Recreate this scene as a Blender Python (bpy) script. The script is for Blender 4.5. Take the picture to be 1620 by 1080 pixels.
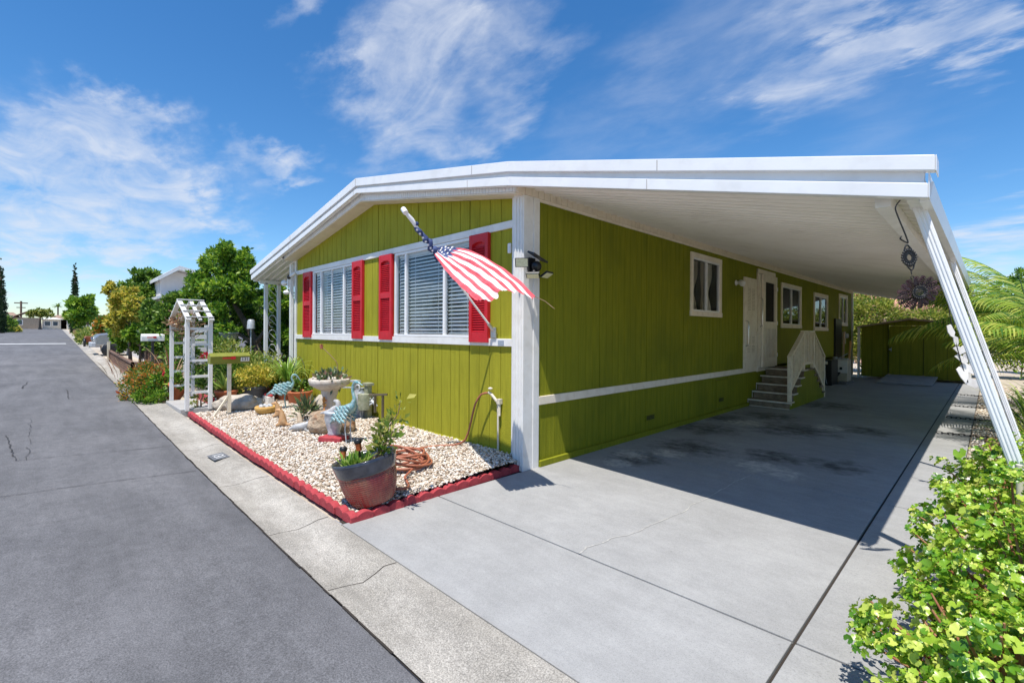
import bpy, bmesh, math, random
import numpy as np
from mathutils import Vector, Matrix, Euler
for o in list(bpy.data.objects): bpy.data.objects.remove(o)
S = bpy.context.scene; COL = S.collection
rad = math.radians; PI = math.pi
# ------------------------------------------------------------------ camera
cd = bpy.data.cameras.new('camera'); cam = bpy.data.objects.new('camera', cd); COL.objects.link(cam)
cd.sensor_width = 36; cd.lens = 16.55; cd.shift_y = -0.00914; cd.clip_start = 0.05; cd.clip_end = 3000
cam.location = (3.65, -3.98, 1.55)
cam.rotation_euler = (Matrix.Rotation(rad(45.46),3,'Z') @ Matrix.Rotation(rad(90),3,'X') @ Matrix.Rotation(rad(0.3),3,'Z')).to_euler()
S.camera = cam
# ------------------------------------------------------------------ light
SUN = Vector((0.15, -0.34, 1.0)).normalized()
EL = math.asin(SUN.z); AZ = math.atan2(SUN.x, SUN.y)
w = bpy.data.worlds.new('World'); S.world = w; w.use_nodes = True
nt = w.node_tree; nt.nodes.clear(); N = nt.nodes.new; L = nt.links.new
out = N('ShaderNodeOutputWorld'); bg = N('ShaderNodeBackground'); bg.inputs[1].default_value = 0.10
sky = N('ShaderNodeTexSky'); sky.sky_type = 'NISHITA'; sky.sun_disc = False
sky.sun_elevation = EL; sky.sun_rotation = AZ; sky.air_density = 1.0; sky.dust_density = 0.25; sky.ozone_density = 3.0; sky.altitude = 10
hs = N('ShaderNodeHueSaturation'); hs.inputs['Saturation'].default_value = 1.24; hs.inputs['Value'].default_value = 1.3
tint = N('ShaderNodeMix'); tint.data_type = 'RGBA'; tint.blend_type = 'MULTIPLY'; tint.inputs[0].default_value = 1; tint.inputs[7].default_value = (.93, .99, 1.05, 1)
L(sky.outputs[0], tint.inputs[6]); L(tint.outputs[2], hs.inputs['Color'])
tc = N('ShaderNodeTexCoord'); sep = N('ShaderNodeSeparateXYZ'); L(tc.outputs['Generated'], sep.inputs[0])
def mth(op, a, b=None, clamp=False):
    m = N('ShaderNodeMath'); m.operation = op; m.use_clamp = clamp
    for i, v in enumerate((a, b)):
        if v is None: continue
        if isinstance(v, (int, float)): m.inputs[i].default_value = v
        else: L(v, m.inputs[i])
    return m.outputs[0]
zz = mth('ADD', mth('MAXIMUM', sep.outputs[2], 0.0), 0.12)
cmb = N('ShaderNodeCombineXYZ'); L(mth('DIVIDE', sep.outputs[0], zz), cmb.inputs[0]); L(mth('DIVIDE', sep.outputs[1], zz), cmb.inputs[1])
mp = N('ShaderNodeMapping'); L(cmb.outputs[0], mp.inputs[0]); mp.inputs['Rotation'].default_value = (0, 0, rad(-52)); mp.inputs['Scale'].default_value = (0.8, 1.5, 1)
n1 = N('ShaderNodeTexNoise'); n1.inputs['Scale'].default_value = 3.0; n1.inputs['Detail'].default_value = 12; n1.inputs['Roughness'].default_value = 0.58; n1.inputs['Distortion'].default_value = 1.1
L(mp.outputs[0], n1.inputs['Vector'])
n2 = N('ShaderNodeTexNoise'); n2.inputs['Scale'].default_value = 2.6; n2.inputs['Detail'].default_value = 10; n2.inputs['Roughness'].default_value = 0.62
L(cmb.outputs[0], n2.inputs['Vector'])
def dirpx(px, py):
    f = 744.9; R = (px-810)/f; U = -(py-525.2)/f; y = rad(45.46)
    return Vector((R*math.cos(y)-math.sin(y), R*math.sin(y)+math.cos(y), U)).normalized()
# high thin cloud patches: direction in the sky, angular radius, weight
blobs = [(650,60,.10,.9),(700,40,.10,1.0),(640,120,.10,.8),(740,70,.09,.8),(800,80,.08,.8),(870,45,.06,.8),(600,140,.07,1.2),(570,170,.07,.8),(640,170,.08,.8),(720,180,.09,.8),(820,185,.06,.9),(540,200,.06,.5),(620,225,.08,.8),(700,230,.07,.8),(760,235,.05,.8),
         (60,260,.12,.9),(40,320,.13,1.1),(120,260,.10,1.1),(180,225,.07,1.0),(210,210,.05,.8),(180,300,.12,1.1),(260,290,.09,.9),(300,260,.07,.6),(100,345,.11,1.1),(230,350,.09,.9),(330,355,.06,.9),(340,300,.08,.6),(420,262,.05,1.0),(460,262,.04,.8),(0,300,.12,1.0),
         (1310,40,.05,1.1),(1350,25,.05,1.2),(1400,35,.05,1.2),(1450,30,.05,1.2),(1500,15,.06,1.2),(1560,20,.05,1.2),(1610,25,.04,1.2),(1560,90,.035,1.0),(1250,115,.09,.55),(1200,135,.08,.5),(1290,105,.08,.6),(1340,95,.06,.5),(1200,158,.035,1.0),
         (1050,190,.12,.3),(1400,190,.12,.2),(1130,40,.12,.35),(1560,400,.08,.7),(1600,390,.07,.7),(450,0,.04,.9),(1000,130,.1,.3),(930,230,.10,.25)]
wn = N('ShaderNodeTexNoise'); wn.inputs['Scale'].default_value = 2.2; wn.inputs['Detail'].default_value = 7; wn.inputs['Roughness'].default_value = 0.6; L(mp.outputs[0], wn.inputs['Vector'])
w1 = N('ShaderNodeVectorMath'); w1.operation = 'SUBTRACT'; L(wn.outputs['Color'], w1.inputs[0]); w1.inputs[1].default_value = (.5, .5, .5)
w2 = N('ShaderNodeVectorMath'); w2.operation = 'SCALE'; L(w1.outputs[0], w2.inputs[0]); w2.inputs['Scale'].default_value = 0.34
w3 = N('ShaderNodeVectorMath'); w3.operation = 'ADD'; L(tc.outputs['Generated'], w3.inputs[0]); L(w2.outputs[0], w3.inputs[1])
acc = None
for px, py, r, wt in blobs:
    d = N('ShaderNodeVectorMath'); d.operation = 'DISTANCE'; L(w3.outputs[0], d.inputs[0]); d.inputs[1].default_value = dirpx(px, py)
    mr = N('ShaderNodeMapRange'); mr.interpolation_type = 'SMOOTHSTEP'; L(d.outputs['Value'], mr.inputs[0])
    mr.inputs[1].default_value = 0; mr.inputs[2].default_value = r*1.22; mr.inputs[3].default_value = wt; mr.inputs[4].default_value = 0
    acc = mr.outputs[0] if acc is None else mth('ADD', acc, mr.outputs[0])
acc = mth('MINIMUM', acc, 1.25)
nn = mth('ADD', mth('MULTIPLY', n1.outputs[0], 0.5), mth('MULTIPLY', n2.outputs[0], 0.5))
dens = N('ShaderNodeMapRange'); L(nn, dens.inputs[0]); dens.inputs[1].default_value = 0.34; dens.inputs[2].default_value = 0.66
cl = mth('MULTIPLY', dens.outputs[0], acc, True); cl = mth('MULTIPLY', cl, 0.74, True)
mx = N('ShaderNodeMix'); mx.data_type = 'RGBA'; L(cl, mx.inputs[0]); L(hs.outputs[0], mx.inputs[6]); mx.inputs[7].default_value = (6.2, 6.6, 7.4, 1)
L(mx.outputs[2], bg.inputs[0]); L(bg.outputs[0], out.inputs[0])
sd = bpy.data.lights.new('sun', 'SUN'); sd.energy = 4.9; sd.angle = rad(0.5); sd.color = (1, 0.95, 0.87)
so = bpy.data.objects.new('sun', sd); COL.objects.link(so); so.rotation_euler = SUN.to_track_quat('Z', 'Y').to_euler(); so.location = (10, -10, 30)
vs = S.view_settings; vs.view_transform = 'Standard'; vs.look = 'None'; vs.gamma = 1; vs.exposure = 0.32; S.cycles.diffuse_bounces = 8; S.cycles.max_bounces = 14; vs.use_curve_mapping = False
# ------------------------------------------------------------------ helpers
class MB:
    def __init__(s): s.v = []; s.f = []; s.m = []; s.s = []; s.M = None
    def add(s, vs, fs, mi=0, sm=False):
        o = len(s.v)
        if s.M is not None: vs = [s.M @ Vector(p) for p in vs]
        s.v += [tuple(p) for p in vs]; s.f += [tuple(i+o for i in q) for q in fs]; s.m += [mi]*len(fs); s.s += [sm]*len(fs); return s
    def box(s, x0, x1, y0, y1, z0, z1, mi=0):
        x0,x1=min(x0,x1),max(x0,x1); y0,y1=min(y0,y1),max(y0,y1); z0,z1=min(z0,z1),max(z0,z1)
        return s.add([(x0,y0,z0),(x1,y0,z0),(x1,y1,z0),(x0,y1,z0),(x0,y0,z1),(x1,y0,z1),(x1,y1,z1),(x0,y1,z1)],
              [(0,3,2,1),(4,5,6,7),(0,1,5,4),(1,2,6,5),(2,3,7,6),(3,0,4,7)], mi)
    def cbox(s, c, size, R=None, mi=0):
        a,b,h = [q/2 for q in size]; vs = [Vector((x,y,z)) for z in (-h,h) for x,y in ((-a,-b),(a,-b),(a,b),(-a,b))]
        if R is not None: vs = [R @ p for p in vs]
        return s.add([p+Vector(c) for p in vs], [(0,3,2,1),(4,5,6,7),(0,1,5,4),(1,2,6,5),(2,3,7,6),(3,0,4,7)], mi)
    def bar(s, a, b, w, h, mi=0, up=(0,0,1)):
        a,b = Vector(a),Vector(b); d=(b-a); l=d.length; d.normalize(); u=Vector(up)
        if abs(d.dot(u))>.98: u=Vector((0,1,0))
        x=d.cross(u).normalized(); z=x.cross(d)
        R=Matrix((x,d,z)).transposed()
        return s.cbox((a+b)/2,(w,l,h),R,mi)
    def prism(s, pts, ax, d0, d1, mi=0):
        # pts 2D polygon; ax 'y': (x,z) extruded in y; 'x': (y,z) in x; 'z': (x,y) in z
        def P(p, d): return (p[0],d,p[1]) if ax=='y' else ((d,p[0],p[1]) if ax=='x' else (p[0],p[1],d))
        n=len(pts); vs=[P(p,d0) for p in pts]+[P(p,d1) for p in pts]
        return s.add(vs, [tuple(range(n)), tuple(range(2*n-1,n-1,-1))]+[(i,i+n,(i+1)%n+n,(i+1)%n) for i in range(n)], mi)
    def tube(s, path, r, n=8, mi=0, cap=True, sm=True):
        P=[Vector(p) for p in path]; k=len(P); R=r if isinstance(r,(list,tuple)) else [r]*k
        vs=[]; u=None
        for i in range(k):
            t=(P[min(i+1,k-1)]-P[max(i-1,0)]).normalized()
            if u is None:
                u=t.orthogonal().normalized()
            u=(u-t*u.dot(t)); u=u.normalized() if u.length>1e-6 else t.orthogonal().normalized()
            b=t.cross(u)
            for j in range(n):
                a=2*PI*j/n; vs.append(P[i]+(u*math.cos(a)+b*math.sin(a))*R[i])
        fs=[(i*n+j,i*n+(j+1)%n,(i+1)*n+(j+1)%n,(i+1)*n+j) for i in range(k-1) for j in range(n)]
        s.add(vs,fs,mi,sm)
        if cap: s.add(vs[:n],[tuple(range(n-1,-1,-1))],mi); s.add(vs[-n:],[tuple(range(n))],mi)
        return s
    def lathe(s, prof, c=(0,0,0), n=24, mi=0, R=None, sm=True, fn=None):
        vs=[]; c=Vector(c)
        for k,(r,z) in enumerate(prof):
            for j in range(n):
                a=2*PI*j/n; rr=r if fn is None else r+fn(a,z,k)
                p=Vector((rr*math.cos(a),rr*math.sin(a),z)); vs.append(c+(R@p if R is not None else p))
        fs=[(i*n+j,i*n+(j+1)%n,(i+1)*n+(j+1)%n,(i+1)*n+j) for i in range(len(prof)-1) for j in range(n)]
        s.add(vs,fs,mi,sm); s.add(vs[:n],[tuple(range(n-1,-1,-1))],mi); s.add(vs[-n:],[tuple(range(n))],mi); return s
    def ell(s, c, r, nu=14, nv=9, R=None, mi=0, jit=0, rng=None):
        vs=[]; fs=[]; c=Vector(c)
        for i in range(nv+1):
            t=PI*i/nv
            for j in range(nu):
                a=2*PI*j/nu; k=1+(rng.uniform(-jit,jit) if (rng and 0<i<nv) else 0)
                p=Vector((r[0]*math.sin(t)*math.cos(a)*k,r[1]*math.sin(t)*math.sin(a)*k,r[2]*math.cos(t)*k))
                if R is not None: p=R@p
                vs.append(c+p)
        for i in range(nv):
            for j in range(nu):
                fs.append((i*nu+j,(i+1)*nu+j,(i+1)*nu+(j+1)%nu,i*nu+(j+1)%nu))
        return s.add(vs,fs,mi,True)
    def build(s, name, mats, parent=None, bevel=0, twoside=False):
        me=bpy.data.meshes.new(name); W=wloc(parent)
        me.from_pydata([(p[0]-W[0],p[1]-W[1],p[2]-W[2]) for p in s.v],[],s.f)
        for m in (mats if isinstance(mats,(list,tuple)) else [mats]): me.materials.append(m)
        me.polygons.foreach_set('material_index', s.m); me.polygons.foreach_set('use_smooth', s.s); me.validate(); me.update()
        o=bpy.data.objects.new(name,me); COL.objects.link(o)
        if parent: o.parent=parent
        if bevel:
            b=o.modifiers.new('bevel','BEVEL'); b.width=bevel; b.segments=2; b.limit_method='ANGLE'; b.angle_limit=rad(40)
        return o
def wloc(o):
    v=Vector((0,0,0))
    while o is not None: v=v+Vector(o.location); o=o.parent
    return v
def raw(name, V, F, mat, parent=None, smooth=False):
    V=np.asarray(V,dtype=np.float64); F=np.asarray(F,dtype=np.int32); W=wloc(parent); V=V-np.array(W)
    me=bpy.data.meshes.new(name); k=F.shape[1]
    me.vertices.add(len(V)); me.vertices.foreach_set('co',V.ravel())
    me.loops.add(F.size); me.loops.foreach_set('vertex_index',F.ravel())
    me.polygons.add(len(F)); me.polygons.foreach_set('loop_start',np.arange(0,F.size,k)); me.polygons.foreach_set('loop_total',np.full(len(F),k))
    if smooth: me.polygons.foreach_set('use_smooth',np.ones(len(F),dtype=bool))
    me.materials.append(mat); me.update(calc_edges=True); me.validate()
    o=bpy.data.objects.new(name,me); COL.objects.link(o)
    if parent: o.parent=parent
    return o
def tag(o,label=None,cat=None,group=None,kind=None):
    if label: o['label']=label
    if cat: o['category']=cat
    if group: o['group']=group
    if kind: o['kind']=kind
    return o
def thing(name,label,cat,loc=(0,0,0),group=None):
    o=bpy.data.objects.new(name,None); COL.objects.link(o); o.location=loc; o.empty_display_size=.1
    return tag(o,label,cat,group)
def dup(root,loc=None,rz=None,label=None,sc=None):
    def cp(o,par):
        c=o.copy(); COL.objects.link(c); c.parent=par
        for ch in [q for q in bpy.data.objects if q.parent==o]: cp(ch,c)
        return c
    r=cp(root,None)
    if loc is not None: r.location=loc
    if rz is not None: r.rotation_euler=(0,0,rz)
    if label: r['label']=label
    if sc: r.scale=(sc,sc,sc)
    return r
# ------------------------------------------------------------------ materials
def newmat(name):
    m=bpy.data.materials.new(name); m.use_nodes=True; t=m.node_tree; t.nodes.clear()
    o=t.nodes.new('ShaderNodeOutputMaterial'); b=t.nodes.new('ShaderNodeBsdfPrincipled'); t.links.new(b.outputs[0],o.inputs[0]); return m,t,b,o
def rgb(c): return (c[0],c[1],c[2],1)
def mat(name,c1,c2=None,scale=4,rough=.7,bump=0,bscale=60,metal=0,stretch=(1,1,1),spec=.5,detail=6,lo=.35,hi=.65,c3=None,s3=40,a3=.5,coat=0,bdist=.01):
    m,t,b,o=newmat(name); n=t.nodes.new; l=t.links.new
    b.inputs['Roughness'].default_value=rough; b.inputs['Metallic'].default_value=metal; b.inputs['Specular IOR Level'].default_value=spec
    if coat: b.inputs['Coat Weight'].default_value=coat
    c=n('ShaderNodeTexCoord'); mp=n('ShaderNodeMapping'); mp.inputs['Scale'].default_value=stretch; l(c.outputs['Object'],mp.inputs[0])
    if c2 is None: b.inputs['Base Color'].default_value=rgb(c1)
    else:
        x=n('ShaderNodeTexNoise'); x.inputs['Scale'].default_value=scale; x.inputs['Detail'].default_value=detail; x.inputs['Roughness'].default_value=.6; l(mp.outputs[0],x.inputs['Vector'])
        r=n('ShaderNodeValToRGB'); r.color_ramp.elements[0].position=lo; r.color_ramp.elements[1].position=hi
        r.color_ramp.elements[0].color=rgb(c1); r.color_ramp.elements[1].color=rgb(c2); l(x.outputs[0],r.inputs[0]); src=r.outputs[0]
        if c3 is not None:
            y=n('ShaderNodeTexNoise'); y.inputs['Scale'].default_value=s3; y.inputs['Detail'].default_value=3; l(mp.outputs[0],y.inputs['Vector'])
            q=n('ShaderNodeMapRange'); q.inputs[1].default_value=.52; q.inputs[2].default_value=.68; q.inputs[4].default_value=a3; l(y.outputs[0],q.inputs[0])
            k=n('ShaderNodeMix'); k.data_type='RGBA'; l(q.outputs[0],k.inputs[0]); l(src,k.inputs[6]); k.inputs[7].default_value=rgb(c3); src=k.outputs[2]
        l(src,b.inputs['Base Color'])
    if bump:
        z=n('ShaderNodeTexNoise'); z.inputs['Scale'].default_value=bscale; z.inputs['Detail'].default_value=4; l(mp.outputs[0],z.inputs['Vector'])
        u=n('ShaderNodeBump'); u.inputs['Strength'].default_value=bump; u.inputs['Distance'].default_value=bdist; l(z.outputs[0],u.inputs['Height']); l(u.outputs[0],b.inputs['Normal'])
    return m
def leafmat(name,cols,rough=.45,trans=.35,pos=None,spec=.4):
    m,t,b,o=newmat(name); n=t.nodes.new; l=t.links.new
    g=n('ShaderNodeNewGeometry'); r=n('ShaderNodeValToRGB'); e=r.color_ramp.elements
    while len(e)<len(cols): e.new(.5)
    for i,cc in enumerate(cols): e[i].position=(pos[i] if pos else i/(len(cols)-1)); e[i].color=rgb(cc)
    l(g.outputs['Random Per Island'],r.inputs[0]); l(r.outputs[0],b.inputs['Base Color']); b.inputs['Roughness'].default_value=rough; b.inputs['Specular IOR Level'].default_value=spec
    tr=n('ShaderNodeBsdfTranslucent'); hv=n('ShaderNodeHueSaturation'); hv.inputs['Value'].default_value=1.5; hv.inputs['Hue'].default_value=.485; l(r.outputs[0],hv.inputs['Color']); l(hv.outputs[0],tr.inputs[0])
    mxs=n('ShaderNodeMixShader'); mxs.inputs[0].default_value=trans; l(b.outputs[0],mxs.inputs[1]); l(tr.outputs[0],mxs.inputs[2]); l(mxs.outputs[0],o.inputs[0]); return m
M={}
def wood_paint(name,c1,c2,c3):
    # painted plywood siding: vertical streaks and fine rough-sawn grain
    m,t,b,o=newmat(name); n=t.nodes.new; l=t.links.new; b.inputs['Roughness'].default_value=.7; b.inputs['Specular IOR Level'].default_value=.15
    c=n('ShaderNodeTexCoord'); mp=n('ShaderNodeMapping'); mp.inputs['Scale'].default_value=(9,9,.7); l(c.outputs['Object'],mp.inputs[0])
    x=n('ShaderNodeTexNoise'); x.inputs['Scale'].default_value=2.2; x.inputs['Detail'].default_value=8; x.inputs['Roughness'].default_value=.65; l(mp.outputs[0],x.inputs['Vector'])
    r=n('ShaderNodeValToRGB'); r.color_ramp.elements[0].position=.3; r.color_ramp.elements[1].position=.7; r.color_ramp.elements[0].color=rgb(c1); r.color_ramp.elements[1].color=rgb(c2); l(x.outputs[0],r.inputs[0])
    y=n('ShaderNodeTexNoise'); y.inputs['Scale'].default_value=1.1; y.inputs['Detail'].default_value=5; l(c.outputs['Object'],y.inputs['Vector'])
    q=n('ShaderNodeMapRange'); q.inputs[1].default_value=.5; q.inputs[2].default_value=.72; q.inputs[4].default_value=.55; l(y.outputs[0],q.inputs[0])
    k=n('ShaderNodeMix'); k.data_type='RGBA'; l(q.outputs[0],k.inputs[0]); l(r.outputs[0],k.inputs[6]); k.inputs[7].default_value=rgb(c3); l(k.outputs[2],b.inputs['Base Color'])
    m2=n('ShaderNodeMapping'); m2.inputs['Scale'].default_value=(14,14,40); l(c.outputs['Object'],m2.inputs[0])
    z=n('ShaderNodeTexNoise'); z.inputs['Scale'].default_value=3; z.inputs['Detail'].default_value=6; l(m2.outputs[0],z.inputs['Vector'])
    u=n('ShaderNodeBump'); u.inputs['Strength'].default_value=.7; u.inputs['Distance'].default_value=.007; l(z.outputs[0],u.inputs['Height']); l(u.outputs[0],b.inputs['Normal'])
    return m
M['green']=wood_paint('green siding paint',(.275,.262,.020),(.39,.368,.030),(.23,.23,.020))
M['green_shade']=wood_paint('green siding paint shade tone',(.165,.182,.012),(.265,.27,.017),(.125,.145,.012))  # same paint as the front; carport shade is put into this darker colour
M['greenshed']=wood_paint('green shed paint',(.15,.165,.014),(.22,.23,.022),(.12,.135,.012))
M['groove']=mat('dark groove green',(.06,.075,.006),rough=.9)
M['white']=mat('white painted trim',(.74,.73,.70),(.82,.81,.79),scale=3,rough=.45,c3=(.55,.52,.46),s3=9,a3=.25,bump=.1,bscale=30)
M['bounce_white']=mat('ivory door and trim paint',(.80,.71,.58),(.87,.79,.67),scale=3,rough=.5,c3=(.58,.47,.34),s3=9,a3=.3,bump=.1,bscale=30)  # trim white with the carport's warm bounce light put into its colour
M['alum']=mat('white enamelled aluminium',(.80,.80,.80),(.86,.86,.86),scale=2,rough=.32,c3=(.62,.61,.58),s3=7,a3=.22)
M['cream']=mat('cream soffit paint',(.72,.63,.50),(.80,.71,.58),scale=3,rough=.6,c3=(.48,.38,.28),s3=6,a3=.35)
M['pan']=mat('carport pan underside',(.80,.76,.69),(.86,.82,.76),scale=.8,rough=.5,c3=(.68,.63,.56),s3=3,a3=.35)
M['red']=mat('red shutter paint',(.50,.008,.018),(.60,.014,.026),scale=5,rough=.5,c3=(.38,.01,.018),s3=20,a3=.5)
M['edging']=mat('red scalloped block',(.36,.035,.045),(.46,.06,.07),scale=9,rough=.85,bump=.5,bscale=120,c3=(.22,.03,.035),s3=30,a3=.6)
M['black']=mat('black plastic',(.012,.012,.013),rough=.4)
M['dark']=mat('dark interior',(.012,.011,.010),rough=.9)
M['metal']=mat('galvanised metal',(.45,.46,.47),(.6,.6,.6),scale=8,rough=.35,metal=.9)
M['chrome']=mat('chrome',(.7,.7,.7),rough=.15,metal=1)
M['terracotta']=mat('terracotta',(.42,.12,.05),(.55,.18,.08),scale=8,rough=.8,bump=.2,bscale=80)
M['soil']=mat('potting soil',(.045,.022,.012),(.11,.055,.03),scale=40,rough=1,bump=1,bscale=80,bdist=.03)
M['bark']=mat('tree bark',(.10,.065,.045),(.24,.17,.125),scale=14,rough=.95,bump=1,bscale=30,stretch=(1,1,.3),bdist=.03)
M['stem']=mat('woody stem',(.22,.13,.07),(.34,.22,.13),scale=20,rough=.8)
M['redstem']=mat('reddish stem',(.25,.08,.04),(.36,.18,.09),scale=20,rough=.7)
M['wood']=mat('bare lumber',(.55,.28,.09),(.72,.42,.18),scale=10,rough=.75,stretch=(1,1,.12))
M['beige']=mat('beige baluster paint',(.78,.67,.49),(.86,.76,.60),scale=5,rough=.55,c3=(.5,.42,.3),s3=14,a3=.3)
M['tread']=mat('worn brown step',(.17,.12,.075),(.30,.23,.155),scale=9,rough=.85,bump=.3,bscale=50)
M['nosing']=mat('pale step nosing',(.62,.56,.46),(.74,.68,.58),scale=15,rough=.6)
M['slat']=leafmat('white blind slat',[(.86,.87,.88),(.90,.90,.88)],trans=.42,rough=.5)
M['curtain']=leafmat('sheer curtain',[(.74,.70,.58),(.80,.76,.64)],trans=.5,rough=.9)
M['steelblue']=mat('weathered verdigris',(.10,.30,.33),(.42,.55,.56),scale=30,rough=.5,metal=.2,c3=(.18,.14,.10),s3=60,a3=.7)
M['greymetal']=mat('pale weathered metal',(.35,.38,.42),(.58,.60,.62),scale=25,rough=.5,metal=.2)
M['stone']=mat('cast concrete ornament',(.52,.45,.38),(.68,.62,.55),scale=9,rough=.9,bump=.5,bscale=60,c3=(.35,.27,.2),s3=12,a3=.4)
M['rock']=mat('brown boulder',(.30,.20,.12),(.50,.40,.29),scale=4,rough=.9,bump=1,bscale=14,bdist=.05,c3=(.25,.09,.03),s3=6,a3=.8)
M['rockgrey']=mat('pale flat boulder',(.36,.31,.25),(.50,.45,.38),scale=5,rough=.9,bump=1,bscale=14,bdist=.04)
M['hose']=mat('terracotta hose rubber',(.30,.095,.05),(.40,.14,.075),scale=6,rough=.45)
M['mailgreen']=mat('green mailbox paint',(.19,.20,.02),(.25,.26,.03),scale=6,rough=.45)
M['flagred']=mat('flag red cloth',(.55,.06,.08),(.66,.11,.13),scale=18,rough=.8)
M['flagwhite']=mat('flag white cloth',(.78,.76,.74),(.86,.84,.82),scale=18,rough=.8)
M['flagblue']=mat('flag blue cloth',(.02,.035,.12),(.05,.08,.20),scale=18,rough=.8)
M['fox']=mat('tan figurine',(.42,.20,.07),(.60,.40,.22),scale=12,rough=.6)
M['spin']=mat('purple bronze petals',(.035,.018,.020),(.11,.055,.06),scale=16,rough=.4,metal=.4)
M['shell']=mat('capiz shell',(.72,.68,.64),(.85,.82,.78),scale=14,rough=.3)
M['rooftile']=mat('pink clay roof tile',(.50,.22,.16),(.66,.36,.28),scale=10,rough=.85,bump=1,bscale=8,stretch=(3,1,1),bdist=.05)
M['roofgrey']=mat('white roof skin',(.60,.60,.58),(.70,.70,.68),scale=2,rough=.6)
M['yard']=mat('dry yard soil',(.38,.32,.25),(.52,.46,.38),scale=1.5,rough=1,bump=.6,bscale=30,bdist=.03)
M['cypress']=leafmat('cypress foliage',[(.010,.028,.012),(.022,.055,.02),(.04,.085,.03)],trans=.15)
M['leafdark']=leafmat('dark glossy foliage',[(.016,.055,.008),(.06,.15,.018),(.14,.27,.03),(.32,.44,.07)],trans=.32,pos=[0,.35,.72,1])
M['leafmid']=leafmat('bright green foliage',[(.025,.085,.010),(.08,.20,.018),(.18,.34,.025),(.38,.50,.06)],trans=.35,pos=[0,.35,.75,1])
M['leafyellow']=leafmat('yellow green foliage',[(.08,.16,.015),(.28,.32,.03),(.60,.52,.07),(.80,.68,.18)],trans=.35)
M['leafshrub']=leafmat('olive shrub foliage',[(.04,.10,.014),(.12,.20,.025),(.26,.32,.05),(.48,.44,.12)],trans=.3)
M['leafflower']=leafmat('shrub with orange blossom',[(.02,.07,.01),(.07,.17,.02),(.18,.26,.03),(.50,.28,.03),(.70,.14,.03)],trans=.3,pos=[0,.3,.6,.8,1])
M['geranium']=leafmat('geranium leaves',[(.05,.16,.012),(.15,.34,.022),(.38,.55,.05),(.66,.70,.16)],trans=.32,rough=.32,pos=[0,.25,.68,1],spec=.6)
M['petal']=leafmat('pink dry petals',[(.55,.25,.28),(.6,.4,.38),(.5,.15,.08)],trans=.3)
M['palm']=leafmat('palm leaflets',[(.04,.12,.012),(.14,.27,.025),(.32,.42,.05),(.54,.55,.12)],trans=.32,rough=.35)
M['spider']=leafmat('spider plant leaf',[(.10,.24,.03),(.24,.40,.06),(.50,.58,.16)],trans=.3)
M['succ']=leafmat('succulent leaf',[(.03,.06,.04),(.10,.16,.08),(.22,.30,.10),(.4,.2,.15)],trans=.15)
M['ivy']=leafmat('ivy and rose hedge',[(.05,.12,.015),(.18,.28,.03),(.42,.44,.08),(.55,.5,.16)],trans=.35)
M['dry']=leafmat('dry stalks',[(.32,.20,.11),(.48,.34,.20),(.30,.12,.08)],trans=.2)
M['redflower']=leafmat('red blossom',[(.5,.01,.03),(.65,.03,.06)],trans=.3)
# glass: clear pane with a mirror part
def glass(name,tint,fac):
    m,t,b,o=newmat(name); n=t.nodes.new; l=t.links.new
    g=n('ShaderNodeBsdfGlossy'); g.inputs['Roughness'].default_value=.02; g.inputs[0].default_value=(.9,.95,1,1)
    tr=n('ShaderNodeBsdfTransparent'); tr.inputs[0].default_value=rgb(tint); lw=n('ShaderNodeFresnel'); lw.inputs[0].default_value=1.5
    mr=n('ShaderNodeMapRange'); mr.inputs[1].default_value=0; mr.inputs[2].default_value=1; mr.inputs[3].default_value=fac; mr.inputs[4].default_value=.75; l(lw.outputs[0],mr.inputs[0])
    k=n('ShaderNodeMixShader'); l(mr.outputs[0],k.inputs[0]); l(tr.outputs[0],k.inputs[1]); l(g.outputs[0],k.inputs[2]); l(k.outputs[0],o.inputs[0]); t.nodes.remove(b); return m
M['glass']=glass('window glass',(.93,.96,.97),.015)
M['screen']=glass('dark screened glass',(.70,.70,.68),.05)
# ground materials
def ground(name,c1,c2,spk_lo,spk_hi,big=.6,fine=180,bump=.3,extra=None,rough=.9):
    m,t,b,o=newmat(name); n=t.nodes.new; l=t.links.new; b.inputs['Roughness'].default_value=rough; b.inputs['Specular IOR Level'].default_value=.25
    c=n('ShaderNodeTexCoord'); x=n('ShaderNodeTexNoise'); x.inputs['Scale'].default_value=big; x.inputs['Detail'].default_value=8; x.inputs['Roughness'].default_value=.62; l(c.outputs['Object'],x.inputs['Vector'])
    r=n('ShaderNodeValToRGB'); r.color_ramp.elements[0].position=.32; r.color_ramp.elements[1].position=.68; r.color_ramp.elements[0].color=rgb(c1); r.color_ramp.elements[1].color=rgb(c2); l(x.outputs[0],r.inputs[0])
    y=n('ShaderNodeTexNoise'); y.inputs['Scale'].default_value=fine; y.inputs['Detail'].default_value=3; y.inputs['Roughness'].default_value=.8; l(c.outputs['Object'],y.inputs['Vector'])
    q=n('ShaderNodeMapRange'); q.inputs[1].default_value=.3; q.inputs[2].default_value=.7; q.inputs[3].default_value=spk_lo; q.inputs[4].default_value=spk_hi; l(y.outputs[0],q.inputs[0])
    k=n('ShaderNodeMix'); k.data_type='RGBA'; k.blend_type='MULTIPLY'; k.inputs[0].default_value=1; l(r.outputs[0],k.inputs[6]); cb=n('ShaderNodeCombineColor'); [l(q.outputs[0],cb.inputs[i]) for i in range(3)]; l(cb.outputs[0],k.inputs[7]); src=k.outputs[2]
    if extra: src=extra(t,c,src)
    l(src,b.inputs['Base Color'])
    u=n('ShaderNodeBump'); u.inputs['Strength'].default_value=bump; u.inputs['Distance'].default_value=.004; l(y.outputs[0],u.inputs['Height']); l(u.outputs[0],b.inputs['Normal']); return m
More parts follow.
